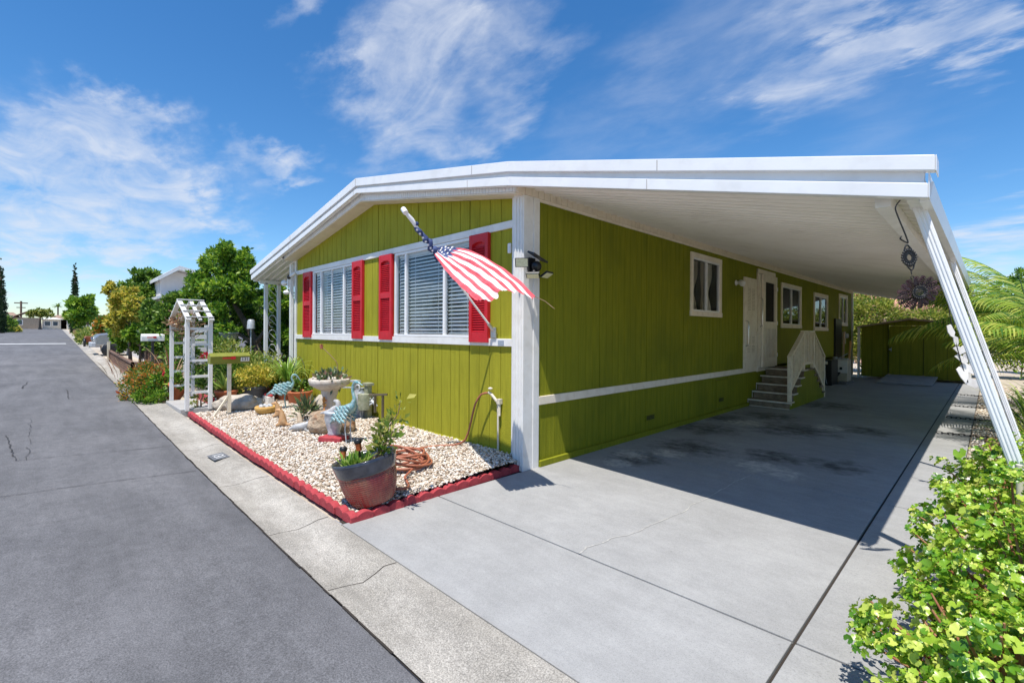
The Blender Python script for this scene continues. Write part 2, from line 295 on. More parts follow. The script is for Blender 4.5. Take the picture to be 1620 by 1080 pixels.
def stainer(spots,col,scale=5,amt=.8,lo=.45,hi=.6,pre=None):
    # stains lying at fixed places on the slab, edges broken up by noise
    def fn(t,c,src):
        n=t.nodes.new; l=t.links.new
        if pre: src=pre(t,c,src)
        z=n('ShaderNodeTexNoise'); z.inputs['Scale'].default_value=scale; z.inputs['Detail'].default_value=8; z.inputs['Roughness'].default_value=.7; l(c.outputs['Object'],z.inputs['Vector'])
        acc=None
        for (px,py,r) in spots:
            d=n('ShaderNodeVectorMath'); d.operation='DISTANCE'; l(c.outputs['Object'],d.inputs[0]); d.inputs[1].default_value=(px,py,0)
            q=n('ShaderNodeMapRange'); q.interpolation_type='SMOOTHSTEP'; q.inputs[1].default_value=0; q.inputs[2].default_value=r; q.inputs[3].default_value=1; q.inputs[4].default_value=0; l(d.outputs['Value'],q.inputs[0])
            if acc is None: acc=q.outputs[0]
            else:
                a=n('ShaderNodeMath'); a.operation='MAXIMUM'; l(acc,a.inputs[0]); l(q.outputs[0],a.inputs[1]); acc=a.outputs[0]
        a=n('ShaderNodeMath'); a.operation='MULTIPLY'; l(acc,a.inputs[0]); l(z.outputs[0],a.inputs[1])
        q=n('ShaderNodeMapRange'); q.inputs[1].default_value=lo*.6; q.inputs[2].default_value=hi*.85; q.inputs[4].default_value=amt; l(a.outputs[0],q.inputs[0])
        k=n('ShaderNodeMix'); k.data_type='RGBA'; l(q.outputs[0],k.inputs[0]); l(src,k.inputs[6]); k.inputs[7].default_value=rgb(col); return k.outputs[2]
    return fn
def mottle(t,c,src):
    n=t.nodes.new; l=t.links.new
    mp=n('ShaderNodeMapping'); mp.inputs['Scale'].default_value=(.35,2.2,1); l(c.outputs['Object'],mp.inputs[0])
    for vec,sc,lo,hi,a,b in ((mp.outputs[0],1.2,.35,.65,.84,1.14),(c.outputs['Object'],9,.3,.7,.86,1.12),(c.outputs['Object'],130,.35,.70,.66,1.6)):
        z=n('ShaderNodeTexNoise'); z.inputs['Scale'].default_value=sc; z.inputs['Detail'].default_value=5; z.inputs['Roughness'].default_value=.7; l(vec,z.inputs['Vector'])
        q=n('ShaderNodeMapRange'); q.inputs[1].default_value=lo; q.inputs[2].default_value=hi; q.inputs[3].default_value=a; q.inputs[4].default_value=b; l(z.outputs[0],q.inputs[0])
        cb=n('ShaderNodeCombineColor'); [l(q.outputs[0],cb.inputs[i]) for i in range(3)]
        k=n('ShaderNodeMix'); k.data_type='RGBA'; k.blend_type='MULTIPLY'; k.inputs[0].default_value=1; l(src,k.inputs[6]); l(cb.outputs[0],k.inputs[7]); src=k.outputs[2]
    return src
M['asphalt']=ground('asphalt',(.106,.106,.112),(.148,.147,.153),.80,1.22,big=.5,fine=90,bump=.9,extra=mottle)
oil=stainer([(.8,2.2,1.3),(.6,1.2,.9),(1.75,2.5,1.0),(2.4,2.6,.9),(1.4,4.6,1.8),(.7,5.6,1.5),(2.2,5.3,1.2),(1.2,8,1.8),(.4,3.6,1.4),(.3,4.8,1.2)],(.05,.044,.036),scale=4.6,amt=.85,lo=.50,hi=.68)
def brushed(t,c,src):
    n=t.nodes.new; l=t.links.new
    mp=n('ShaderNodeMapping'); mp.inputs['Scale'].default_value=(1.0,5.0,1); l(c.outputs['Object'],mp.inputs[0])
    for vec,sc,lo,hi,a,b in ((mp.outputs[0],2.2,.35,.65,.95,1.03),(c.outputs['Object'],5,.3,.7,.94,1.05),(c.outputs['Object'],150,.36,.48,.80,1.0),(c.outputs['Object'],.35,.3,.7,.93,1.05),(c.outputs['Object'],22,.27,.33,.72,1.0)):
        z=n('ShaderNodeTexNoise'); z.inputs['Scale'].default_value=sc; z.inputs['Detail'].default_value=5; z.inputs['Roughness'].default_value=.65; l(vec,z.inputs['Vector'])
        q=n('ShaderNodeMapRange'); q.inputs[1].default_value=lo; q.inputs[2].default_value=hi; q.inputs[3].default_value=a; q.inputs[4].default_value=b; l(z.outputs[0],q.inputs[0])
        cb=n('ShaderNodeCombineColor'); [l(q.outputs[0],cb.inputs[i]) for i in range(3)]
        k=n('ShaderNodeMix'); k.data_type='RGBA'; k.blend_type='MULTIPLY'; k.inputs[0].default_value=1; l(src,k.inputs[6]); l(cb.outputs[0],k.inputs[7]); src=k.outputs[2]
    return src
M['drive']=ground('driveway concrete',(.29,.29,.285),(.355,.355,.35),.90,1.08,big=1.1,fine=70,bump=.2,extra=stainer([(.45,1.3,.7),(.75,1.7,.6),(1.75,1.9,.8),(2.04,1.8,.7),(.55,.85,.5),(1.8,5.2,.8),(.7,4.6,1)],(.56,.53,.48),scale=8,amt=.9,lo=.58,hi=.66,pre=lambda t,c,s: oil(t,c,brushed(t,c,s))))
M['curb']=ground('exposed aggregate gutter',(.29,.27,.235),(.40,.375,.335),.62,1.3,big=1.4,fine=120,bump=1,extra=lambda t,c,s: mottle(t,c,s))
M['walk']=ground('walkway concrete',(.36,.35,.34),(.44,.43,.41),.88,1.1,big=1.5,fine=80,bump=.3)
M['gravelbase']=ground('gravel bed base',(.30,.25,.19),(.45,.39,.31),.55,1.2,big=30,fine=60,bump=1)
M['pebble']=leafmat('gravel pebbles',[(.19,.11,.07),(.42,.31,.21),(.58,.50,.40),(.68,.61,.53),(.76,.72,.66)],trans=0,rough=.8,pos=[0,.11,.38,.72,1])
M['joint']=mat('dark joint filler',(.035,.028,.022),rough=1)
M['crack']=mat('patched crack',(.34,.33,.31),(.52,.51,.48),scale=30,rough=1)
M['tar']=mat('asphalt crack tar',(.045,.043,.043),rough=.9)
M['linepaint']=mat('white road paint',(.62,.62,.6),(.75,.75,.73),scale=8,rough=.7)
# ------------------------------------------------------------------ ground
def zt(x): return 0.0115*max(0.0,-x-3)           # the street climbs gently away to the left
def ye(x): return -2.8+0.0065*max(0.0,-x)         # road edge drifts a little off the house front
def sheet(name,xs,yf,mat_,dz=0,kind='structure'):
    # strips between functions of x: yf(x)->list of (y,z)
    mb=MB(); rows=[yf(x) for x in xs]; k=len(rows[0]); vs=[(x,y,zt(x)+z+dz) for x,r in zip(xs,rows) for (y,z) in r]
    fs=[(i*k+j,(i+1)*k+j,(i+1)*k+j+1,i*k+j+1) for i in range(len(xs)-1) for j in range(k-1)]
    mb.add(vs,fs,0,True); o=mb.build(name,mat_); tag(o,kind=kind); return o
XS=[60,30,12,6,3,0,-3,-6,-10,-15,-20,-30,-40,-60,-80,-110,-145,-170,-260,-700]
sheet('ground',XS,lambda x:[(-900,-.05),(-40,-.05),(ye(x),-.05),(60,-.05),(900,-.05)],M['yard'])
RX=[60,12,6,3,0,-3,-6,-10,-15,-20,-30,-40,-60,-80,-110,-149]
sheet('road',RX,lambda x:[(-9.6,.0),(-6,.03),(ye(x),.0)],M['asphalt'],dz=0)
GX=[30,12]+[6-.5*i for i in range(60)]+[-30,-40,-60,-80,-110,-149]
sheet('gutter',GX,lambda x:[(ye(x)+.005,.004),(ye(x)+.12,-.012),(ye(x)+.22,-.016),(ye(x)+.30,.006),(ye(x)+.38,.020),(ye(x)+.48,.010)],M['curb'],dz=.004)
mb=MB()
for xx in (6.0,3.9,.90,-.17,-1.7,-3.6,-5.2):
    c=[(ye(xx)+.01,.006),(ye(xx)+.12,-.010),(ye(xx)+.22,-.013),(ye(xx)+.30,.009),(ye(xx)+.38,.024),(ye(xx)+.475,.014)]
    for (a,b) in zip(c[:-1],c[1:]):
        j=.02*math.sin(a[0]*17+xx); k=.02*math.sin(b[0]*17+xx)
        mb.add([(xx+j-.004,a[0],zt(xx)+a[1]+.002),(xx+j+.004,a[0],zt(xx)+a[1]+.002),(xx+k+.004,b[0],zt(xx)+b[1]+.002),(xx+k-.004,b[0],zt(xx)+b[1]+.002)],[(0,1,2,3)])
# crack between asphalt and gutter
rng=random.Random(3); xx=6.0
while xx>-26:
    w_=rng.uniform(.004,.014); l_=rng.uniform(.1,.25); y0=ye(xx)-.005+rng.uniform(-.006,.006)
    mb.add([(xx,y0,zt(xx)+.010),(xx,y0+w_,zt(xx)+.010),(xx-l_,y0+w_,zt(xx-l_)+.010),(xx-l_,y0,zt(xx-l_)+.010)],[(0,1,2,3)]); xx-=l_*rng.uniform(.9,1.15)
tag(mb.build('gutter_joint',M['joint']),kind='structure')
def crackline(mb,pts,w0,z,rng,sub=8,amp=.02):
    P=[]
    for a,b in zip(pts[:-1],pts[1:]):
        for i in range(sub):
            t=i/sub; P.append((a[0]+(b[0]-a[0])*t+rng.uniform(-amp,amp),a[1]+(b[1]-a[1])*t+rng.uniform(-amp,amp)))
    P.append(pts[-1])
    for a,b in zip(P[:-1],P[1:]):
        d=Vector((b[0]-a[0],b[1]-a[1])); n=Vector((-d.y,d.x)).normalized()*w0*rng.uniform(.4,1.2)/2
        mb.add([(a[0]-n.x,a[1]-n.y,z(a)),(a[0]+n.x,a[1]+n.y,z(a)),(b[0]+n.x,b[1]+n.y,z(b)),(b[0]-n.x,b[1]-n.y,z(b))],[(0,1,2,3)])
mb=MB(); zr=lambda p: zt(p[0])+.03*min(1,max(0,(ye(p[0])-p[1])/3.2))+.009
crackline(mb,[(-4.26,-4.25),(-4.18,-3.83),(-4.09,-3.38),(-3.96,-2.82)],.011,zr,rng,8,.006)
crackline(mb,[(-2.8,-5.2),(-2.7,-4.29),(-2.66,-3.86),(-2.61,-3.49),(-2.49,-2.82)],.010,zr,rng,8,.006)
crackline(mb,[(-6.08,-4.4),(-4.97,-4.31),(-4.26,-4.25)],.014,zr,rng,10,.010)
crackline(mb,[(-11.7,-3.77),(-11.8,-3.66),(-9.97,-3.68),(-9.5,-2.8)],.02,zr,rng,6,.01)
crackline(mb,[(-7.48,-4.2),(-6.2,-4.18),(-4.22,-4.16)],.006,zr,rng,10,.03)
crackline(mb,[(-12.7,-4.44),(-14.4,-4.37)],.03,zr,rng,6,.02)
crackline(mb,[(1.0,-5.0),(-.2,-4.75),(-1.3,-4.72)],.007,zr,rng,8,.03)
tag(mb.build('road_crack',M['tar']),kind='structure')
mb=MB(); mb.add([(-44.6,-9.0,zt(-45)+.05),(-44.6,-3.05,zt(-45)+.02),(-45.9,-3.05,zt(-46)+.02),(-45.9,-9.0,zt(-46)+.05)],[(0,1,2,3)]); tag(mb.build('road_marking',M['linepaint']),kind='structure')
# driveway: cast slabs with open joints over a dark bed
mb=MB(); JX=[.015,2.965,3.45]; JY=[-2.31,-1.36,1.45,4.28,7.25,10.1,12.9,16.5]; g=.008
for i in range(2):
    for j in range(7):
        jy0=JY[j]+(0 if i==0 else 0); x1=JX[i+1] if j<1 or i==0 else 3.44
        sk=.10 if j==1 else 0; sk2=.10 if j==0 else 0
        a0=JY[j]+g; a1=JY[j+1]-g
        def yy(x,base,t): return base+t*x/3.0
        k0=.05 if j==1 else 0; k1=.05 if j==0 else 0
        xa,xb=JX[i]+g*(i>0),x1-g*(i==0)
        pts=[(xa,yy(xa,a0,k0)),(xb,yy(xb,a0,k0)),(xb,yy(xb,a1,k1)),(xa,yy(xa,a1,k1))]
        mb.prism(pts,'z',-.08,.006 if i==0 else .004)
# front apron left of the slabs, along the edging
mb.prism([(-.12,-2.31),(0.005,-2.31),(0.005,-2.29),(-.12,-2.29)],'z',-.08,.004)
tag(mb.build('driveway',M['drive'],bevel=.004),kind='structure')
mb=MB(); mb.box(-.1,3.44,-2.3,16.6,-.09,-.012); tag(mb.build('driveway_joint_bed',M['joint']),kind='structure')
mb=MB(); crackline(mb,[(1.64,-1.33),(1.62,-1.22),(1.65,-1.13),(1.66,-.96),(1.71,-.84),(1.74,-.7),(1.74,-.52),(1.78,-.19),(1.8,-.04),(1.77,.15),(1.8,.43),(1.79,.68),(1.8,.87),(1.79,1.13),(1.83,1.44)],.010,lambda p:.009,rng,3,.006)
tag(mb.build('driveway_crack',M['crack']),kind='structure')
# walkway under the arbor
mb=MB(); mb.box(-7.95,-6.5,-2.3,-.2,-.02,.135); tag(mb.build('walkway',M['walk'],bevel=.01),kind='structure')
# gravel bed
def gz(y): return .045+.085*min(1,max(0,(y+2.2)/1.6))
mb=MB(); ys=[-2.2,-1.9,-1.5,-1.1,-.6,-.05]
mb.add([(x,y,gz(y)-.012) for x in (-6.5,-.06) for y in ys],[(i,i+6,i+7,i+1) for i in range(5)]); o=mb.build('gravel_ground',M['gravelbase']); tag(o,kind='structure')
def pebbles(name,n,fx,rs,seed,lab):
    r=np.random.default_rng(seed); bm=bmesh.new(); bmesh.ops.create_icosphere(bm,subdivisions=1,radius=1)
    tv=np.array([v.co[:] for v in bm.verts]); tf=np.array([[v.index for v in f.verts] for f in bm.faces]); bm.free()
    P=fx(r,n); n=len(P); k=len(tv)
    sc=rs*r.lognormal(0,.28,(n,1,1))*np.stack([r.uniform(.8,1.35,(n,1)),r.uniform(.65,1.0,(n,1)),r.uniform(.45,.75,(n,1))],-1)
    a=r.uniform(0,2*PI,n); b=r.uniform(-.5,.5,n); V=tv[None]*(1+r.uniform(-.16,.16,(n,k,1)))*sc
    ca,sa,cb,sb=[q[:,None] for q in (np.cos(a),np.sin(a),np.cos(b),np.sin(b))]
    x,y,z=V[...,0],V[...,1],V[...,2]; y,z=y*cb-z*sb,y*sb+z*cb; x,y=x*ca-y*sa,x*sa+y*ca
    V=np.stack([x,y,z],-1)+P[:,None]; F=(tf[None]+(np.arange(n)*k)[:,None,None]).reshape(-1,3)
    o=raw(name,V.reshape(-1,3),F,M['pebble']); return tag(o,lab,'gravel',kind='stuff')
def bed(r,n):
    x=r.uniform(-6.45,-.02,n); y=r.uniform(-2.17,-.12,n); z=.045+.085*np.clip((y+2.2)/1.6,0,1)+r.uniform(-.008,.006,n); k=~((x>-.17)&(y>-.26)); return np.stack([x,y,z],-1)[k]
pebbles('gravel',30000,bed,.0125,5,'cream and tan pebbles filling the front bed inside the red edging')
def strip(r,n):
    y=r.uniform(2.0,16.3,n)**1.0; x=r.uniform(3.46,4.6,n); return np.stack([x,y,np.full(n,.0)+r.uniform(-.006,.008,n)],-1)
mb=MB(); mb.box(3.452,5.2,-2.3,16.5,-.06,-.008); tag(mb.build('side_strip_ground',M['gravelbase']),kind='structure')
pebbles('side_gravel',14000,strip,.015,6,'tan pebbles in the strip right of the driveway slab')
# ------------------------------------------------------------------ the green mobile home
HM=thing('mobile_home','olive green manufactured home with white trim, red shutters and attached carport','house',(0,0,0))
def cells(u0,u1,pitch,zb,ztop,ops,breaks=()):
    # list of (ua,ub,z0a,z0b,[ztop ua, ztop ub], ga, gb)
    us=[u0]; k=1
    while u0+k*pitch<u1-.03: us.append(u0+k*pitch); k+=1
    us.append(u1); G_=set(us); allu=sorted(set(us)|{q for o in ops for q in (o[0],o[1]) if u0<q<u1}|{b for b in breaks if u0<b<u1})
    res=[]
    for a,b in zip(allu[:-1],allu[1:]):
        mid=(a+b)/2; segs=[(zb,None)]
        for o in sorted([o for o in ops if o[0]<mid<o[1]],key=lambda q:q[2]):
            lo,_=segs.pop(); segs.append((lo,o[2])); segs.append((o[3],None))
        for lo,hi in segs:
            if hi is None: res.append((a,b,lo,ztop(a),ztop(b),a in G_,b in G_))
            elif hi-lo>.005: res.append((a,b,lo,hi,hi,a in G_,b in G_))
    return res
def siding(mb,axis,p,sgn,u0,u1,pitch,zb,ztop,ops,breaks=(),gw=.006,th=.012,back=True,major=0):
    ww=lambda q: gw*(2.3 if major and round((q-u0)/pitch)%major==0 else 1)
    for a,b,z0,za,zb_,ga,gb in cells(u0,u1,pitch,zb,ztop,ops,breaks):
        aa=a+(ww(a) if ga else 0); bb=b-(ww(b) if gb else 0)
        mb.prism([(aa,z0),(bb,z0),(bb,zb_),(aa,za)],'y' if axis=='x' else 'x',p,p-sgn*th,0)
        if back:
            q=p-sgn*(th+.001); pts=[(a,z0),(b,z0),(b,zb_),(a,za)]
            mb.add([(u,q,z) for u,z in pts] if axis=='x' else [(q,u,z) for u,z in pts],[(0,1,2,3)],1)
FJ=5
W1=(-6.12,-4.32,1.47,2.77); W2=(-2.91,-1.02,1.47,2.77)
zs=lambda x:3.67-.167*abs(x+3.6)
mb=MB()
siding(mb,'x',-.10,-1,-7.02,-.27,.198,.10,lambda x:1.385,[],gw=.0042,major=6)
siding(mb,'x',-.10,-1,-7.02,-.27,.198,1.46,lambda x:2.78,[W1,W2],gw=.0042,major=6)
siding(mb,'x',-.10,-1,-7.02,-.27,.198,2.85,zs,[],(-3.6,),gw=.0042,major=6)
mb.build('front_wall',[M['green'],M['groove']],HM)
mb=MB(); mb.box(-7.02,-.14,-.135,-.102,.06,.135); mb.build('base_board',M['green'],HM,bevel=.003)
SW=[('w',3.93,5.25,1.85,2.96),('u',6.43,7.19,.86,2.74),('d',7.23,8.44,.72,2.99),('w',8.96,10.71,1.69,2.82),('w',12.03,13.71,1.64,2.77),('w',15.31,16.63,1.83,2.93)]
ops=[(a+.07,b-.07,c+.06,d-.06) for _,a,b,c,d in SW]
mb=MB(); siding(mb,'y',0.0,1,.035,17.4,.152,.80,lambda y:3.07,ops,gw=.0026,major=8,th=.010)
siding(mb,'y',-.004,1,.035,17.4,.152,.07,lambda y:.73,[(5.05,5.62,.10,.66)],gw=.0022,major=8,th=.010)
mb.build('side_wall',[M['green_shade'],M['groove']],HM)
mb=MB(); mb.prism([(5.06,.11),(5.61,.11),(5.61,.65),(5.06,.65)],'x',-.014,.004); mb.build('crawl_hatch',M['green_shade'],HM)
mb=MB(); mb.box(.002,.045,.035,6.7,.004,.075); mb.build('base_board',M['green_shade'],HM,bevel=.004)
# back and left walls, plain
mb=MB(); mb.box(-7.06,-.02,17.38,17.41,.0,3.05); mb.box(-7.08,-7.04,-.08,17.4,.0,3.05); mb.prism([(-7.06,3.05),(-.02,3.05),(-3.6,3.62)],'y',17.38,17.41); mb.build('rear_wall',M['green_shade'],HM)
# white trims on the front
mb=MB(); mb.box(-7.02,-.268,-.128,-.088,1.38,1.47); mb.build('sill_band',M['white'],HM,bevel=.004)
mb=MB(); mb.box(-7.02,-.268,-.126,-.088,2.77,2.86); mb.build('upper_band',M['white'],HM,bevel=.004)
mb=MB(); mb.box(-.268,-.19,-.132,-.08,.08,3.13); mb.build('corner_trim',M['white'],HM,bevel=.004)
mb=MB(); mb.box(-7.10,-7.022,-.13,-.06,.08,3.09); mb.box(-7.20,-7.13,-.20,-.13,.10,3.02); mb.box(-7.13,-7.10,-.17,-.14,2.6,2.63); mb.build('corner_trim',M['white'],HM,bevel=.004)
mb=MB(); mb.box(-.145,.012,-.225,-.07,.0,3.10)
for k in range(3): mb.box(-.118+.045*k,-.100+.045*k,-.236,-.224,.05,3.06)
mb.box(-.004,.022,-.068,.03,.0,3.10)
mb.box(-.18,-.15,-.20,-.14,.10,3.1); mb.build('corner_column',M['white'],HM,bevel=.004)
mb=MB(); mb.box(-.002,.022,.03,7.27,.715,.812); mb.build('side_band',M['bounce_white'],HM,bevel=.004)
mb=MB(); mb.box(-.002,.026,.03,17.4,3.045,3.075); mb.build('side_trim',M['bounce_white'],HM,bevel=.003)
mb=MB(); y=-.33
while y<17.5:
    mb.box(.0,.035,y+.004,y+.101,3.075,3.215); y+=.105
mb.box(-.01,.028,-.33,17.5,3.077,3.21); mb.build('side_panel',M['cream'],HM)
mb=MB(); mb.box(.0,.05,17.38,17.48,.0,3.08); mb.build('corner_trim',M['white'],HM)
# soffit and grooved frieze at the gable
mb=MB()
for a,b in ((-7.12,-3.6),(-3.6,-.0)):
    mb.add([(a,-.345,zs(a)),(b,-.345,zs(b)),(b,-.09,zs(b)),(a,-.09,zs(a)),(a,-.345,zs(a)+.02),(b,-.345,zs(b)+.02),(b,-.09,zs(b)+.02),(a,-.09,zs(a)+.02)],[(0,3,2,1),(4,5,6,7),(0,1,5,4),(1,2,6,5),(2,3,7,6),(3,0,4,7)])
mb.build('soffit',M['cream'],HM)
mb=MB(); x=-7.10
while x<-.02:
    b=min(x+.049,-.01); mb.prism([(x,zs(x)+.022),(b,zs(b)+.022),(b,zs(b)+.15),(x,zs(x)+.15)],'y',-.347,-.33); x+=.056
mb.prism([(-7.12,zs(-7.12)+.022),(-3.6,zs(-3.6)+.022),(-.0,zs(0)+.022),(0,zs(0)+.15),(-3.6,zs(-3.6)+.15),(-7.12,zs(-7.12)+.15)],'y',-.335,-.32); mb.build('frieze',M['alum'],HM)
# stepped fascia across gable, awning and carport
FX=[-9.05,-3.53,0.0,3.40]
def band(name,top,bot,y0,y1,m,x=FX,bev=.004):
    mb=MB(); n=len(x)
    for i in range(n-1):
        mb.prism([(x[i],bot[i]),(x[i+1],bot[i+1]),(x[i+1],top[i+1]),(x[i],top[i])],'y',y0,y1)
    return mb.build(name,m,HM,bevel=bev)
band('upper_fascia',[3.03,4.01,3.385,2.55],[2.925,3.885,3.275,2.462],-.47,-.40,M['alum'],x=[-9.09,-3.53,0,3.43])
band('fascia_recess',[2.94,3.90,3.29,2.48],[2.86,3.83,3.20,2.385],-.425,-.395,M['alum'],x=[-9.06,-3.53,0,3.385])
band('lower_fascia',[2.90,3.853,3.222,2.402],[2.79,3.775,3.128,2.318],-.455,-.385,M['alum'])
mb=MB(); r=random.Random(12)
def fz(x,zz): 
    for i in range(3):
        if FX[i]<=x<=FX[i+1]: t=(x-FX[i])/(FX[i+1]-FX[i]); return zz[i]+(zz[i+1]-zz[i])*t
fs=mat('aluminium seam shadow',(.42,.41,.40),rough=.6)
for x in (-6.4,-3.53,-.6,1.75):
    mb=MB(); mb.box(x-.003,x+.003,-.4745,-.471,fz(x,[2.925,3.885,3.275,2.462])+.006,fz(x,[3.03,4.01,3.385,2.55])-.006); mb.build('fascia_seam',fs,HM)
    x-=.1; mb=MB(); mb.box(x-.0025,x+.0025,-.4585,-.4555,fz(x,[2.79,3.775,3.128,2.318])+.004,fz(x,[2.90,3.853,3.222,2.402])-.004); mb.build('fascia_seam',fs,HM)
# roof skins
def slab(name,pts,y0,y1,th,m):
    mb=MB()
    for (xa,za),(xb,zb) in zip(pts[:-1],pts[1:]): mb.prism([(xa,za-th),(xb,zb-th),(xb,zb),(xa,za)],'y',y0,y1)
    return mb.build(name,m,HM)
slab('roof',[(-7.15,3.24),(-3.53,3.88),(0.0,3.27)],-.39,17.6,.06,M['roofgrey'])
# carport pans: ribbed sheet, ribs running across the drive
mb=MB(); P_=.152; y=-.38; prof=[]
while y<17.6:
    prof+= [(y,0),(y+.008,-.026),(y+.034,-.026),(y+.042,0)]; y+=P_
def ribs(mb,xa,za,xb,zb,prof,th=.045):
    n=len(prof); vs=[(xa,yy,za+d) for yy,d in prof]+[(xb,yy,zb+d) for yy,d in prof]; mb.add(vs,[(i,i+1,i+1+n,i+n) for i in range(n-1)])
    vs=[(xa,prof[0][0],za+th+.02),(xa,prof[-1][0],za+th+.02),(xb,prof[-1][0],zb+th+.02),(xb,prof[0][0],zb+th+.02)]; mb.add(vs,[(0,1,2,3)])
ribs(mb,.0,3.185,3.38,2.385,prof); mb.build('carport_roof',M['pan'],HM)
mb=MB(); ribs(mb,-7.12,3.14,-9.0,2.80,[q for q in prof if q[0]<5.5]); mb.build('awning_roof',M['alum'],HM)
# gutters along the low edges
mb=MB()
for y0,y1 in ((-.39,17.6),): 
    mb.prism([(3.36,2.315),(3.405,2.315),(3.42,2.42),(3.41,2.42),(3.397,2.325),(3.37,2.325),(3.37,2.42),(3.36,2.42)],'y',y0,y1)
mb.build('gutter_channel',M['alum'],HM)
mb=MB(); mb.box(3.14,3.22,-.3,17.5,2.335,2.405); mb.box(3.30,3.355,-.38,17.55,2.335,2.45); mb.build('edge_beam',M['white'],HM)
mb=MB(); mb.prism([(3.431,2.46),(3.437,2.46),(3.437,2.55),(3.431,2.55)],'y',-.465,-.30); mb.prism([(3.401,2.32),(3.407,2.32),(3.407,2.46),(3.401,2.46)],'y',-.45,-.18); mb.build('gutter_end_cap',M['alum'],HM,bevel=.004)
mb=MB(); mb.prism([(-9.0,2.76),(-9.1,2.76),(-9.12,2.92),(-9.0,2.92)],'y',-.39,5.5); mb.box(-8.93,-8.86,-.3,5.4,2.70,2.79); mb.build('awning_gutter',M['alum'],HM)
mb=MB(); mb.box(.0,3.36,17.6,17.66,2.35,3.2) if False else mb.prism([(.0,3.10),(3.4,2.30),(3.4,2.42),(.0,3.22)],'y',17.6,17.66); mb.build('rear_fascia',M['alum'],HM)
# raked fluted posts
def post(a,b,w_=.11):
    mb=MB(); a=Vector(a); b=Vector(b); d=(b-a); l=d.length; d.normalize(); x=Vector((1,0,0)); x=(x-d*x.dot(d)).normalized(); y=d.cross(x)
    R=Matrix((x,y,d)).transposed(); c=(a+b)/2; q=w_*.3
    mb.cbox(c,(w_,w_,l),R)
    for k in (-1,0,1):
        for s_ in (-1,1):
            mb.cbox(c+R@Vector((s_*(w_/2+.001),k*q,0)),(.005,.009,l),R); mb.cbox(c+R@Vector((k*q,s_*(w_/2+.001),0)),(.009,.005,l),R)
    mb.cbox(a-d*.01,(w_*1.5,w_*1.4,.02),R); mb.cbox(b,(w_*1.6,w_*1.6,.012))
    return mb.build('carport_post',M['alum'],HM,bevel=.003)
post((3.335,-.12,2.345),(3.98,-.12,.0),.056); post((3.35,2.8,2.37),(3.99,2.8,.0),.040)
mb=MB(); mb.box(3.16,3.24,16.42,16.50,.0,2.4); mb.build('carport_post',M['alum'],HM)
# iron porch posts under the awning
for yy in (-.16,.14):
    mb=MB(); mb.box(-8.95,-8.86,yy-.035,yy+.035,.10,2.72); mb.build('awning_post',M['alum'],HM)
mb=MB()
for zc in [.35+.36*k for k in range(7)]:
    pts=[(-8.9,-.01+.09*math.cos(t)*(1-.0*t),zc+.15*math.sin(t)) for t in [2*PI*i/14 for i in range(12)]]; mb.tube(pts,.008,6)
    mb.tube([(-8.9,-.12,zc+.1),(-8.9,-.03,zc+.02),(-8.9,.04,zc-.05),(-8.9,.1,zc-.12)],.007,6)
mb.build('scroll_ironwork',M['alum'],HM)
# ---- front windows with blinds
def front_window(x0,x1,mull,thin,curt=None):
    z0,z1=1.475,2.765; mb=MB(); t=.035
    mb.box(x0,x1,-.118,-.06,z1-t,z1); mb.box(x0,x1,-.125,-.06,z0,z0+t); mb.box(x0,x0+t,-.118,-.06,z0+t,z1-t); mb.box(x1-t,x1,-.118,-.06,z0+t,z1-t)
    for m_ in mull: mb.box(m_-.022,m_+.022,-.115,-.065,z0+t,z1-t)
    for m_ in thin: mb.box(m_-.010,m_+.010,-.105,-.07,z0+t,z1-t)
    wn=mb.build('window',M['alum'],HM,bevel=.003)
    mb=MB(); mb.add([(x0+t,-.086,z0+t),(x1-t,-.086,z0+t),(x1-t,-.086,z1-t),(x0+t,-.086,z1-t)],[(0,1,2,3)]); mb.build('pane',M['glass'],wn)
    mb=MB(); z=z0+.06; r=random.Random(int(x0*10))
    xs=sorted([x0+t]+list(mull)+[x1-t])
    while z<z1-.05:
        for a,b in zip(xs[:-1],xs[1:]):
            j=r.uniform(-.003,.003); ti=.78 if z>2.2 else .74
            R=Matrix.Rotation(ti+r.uniform(-.05,.05),3,'X'); mb.cbox(((a+b)/2,-.035,z+j),(b-a-.03,.046,.004),R)
        z+=.052
    for a,b in zip(xs[:-1],xs[1:]):
        for q in (.2,.8): mb.box(a+(b-a)*q-.002,a+(b-a)*q+.002,-.062,-.058,z0+.05,z1-.05)
        mb.box(a+.015,b-.015,-.06,-.01,z1-.075,z1-.035)
    mb.build('blind',M['slat'],wn)
    if curt:
        mb=MB(); a,b=curt; n=24; vs=[]
        for i in range(n+1):
            u=i/n; vs+= [(a+(b-a)*u*.9,.03+.015*math.sin(u*40),z1-.05),(a+(b-a)*u*.55,.03+.012*math.sin(u*40+1),z0+.05)]
        mb.add(vs,[(2*i,2*i+2,2*i+3,2*i+1) for i in range(n)],0,True); mb.build('curtain',M['curtain'],wn)
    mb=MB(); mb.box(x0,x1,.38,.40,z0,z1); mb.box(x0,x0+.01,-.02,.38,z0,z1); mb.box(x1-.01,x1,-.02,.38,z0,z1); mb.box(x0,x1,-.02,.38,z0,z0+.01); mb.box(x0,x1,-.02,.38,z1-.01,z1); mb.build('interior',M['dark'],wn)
front_window(W1[0],W1[1],(-5.73,-4.72),(-5.25,),(-6.05,-5.7)); front_window(W2[0],W2[1],(-2.60,-1.62),(),None)
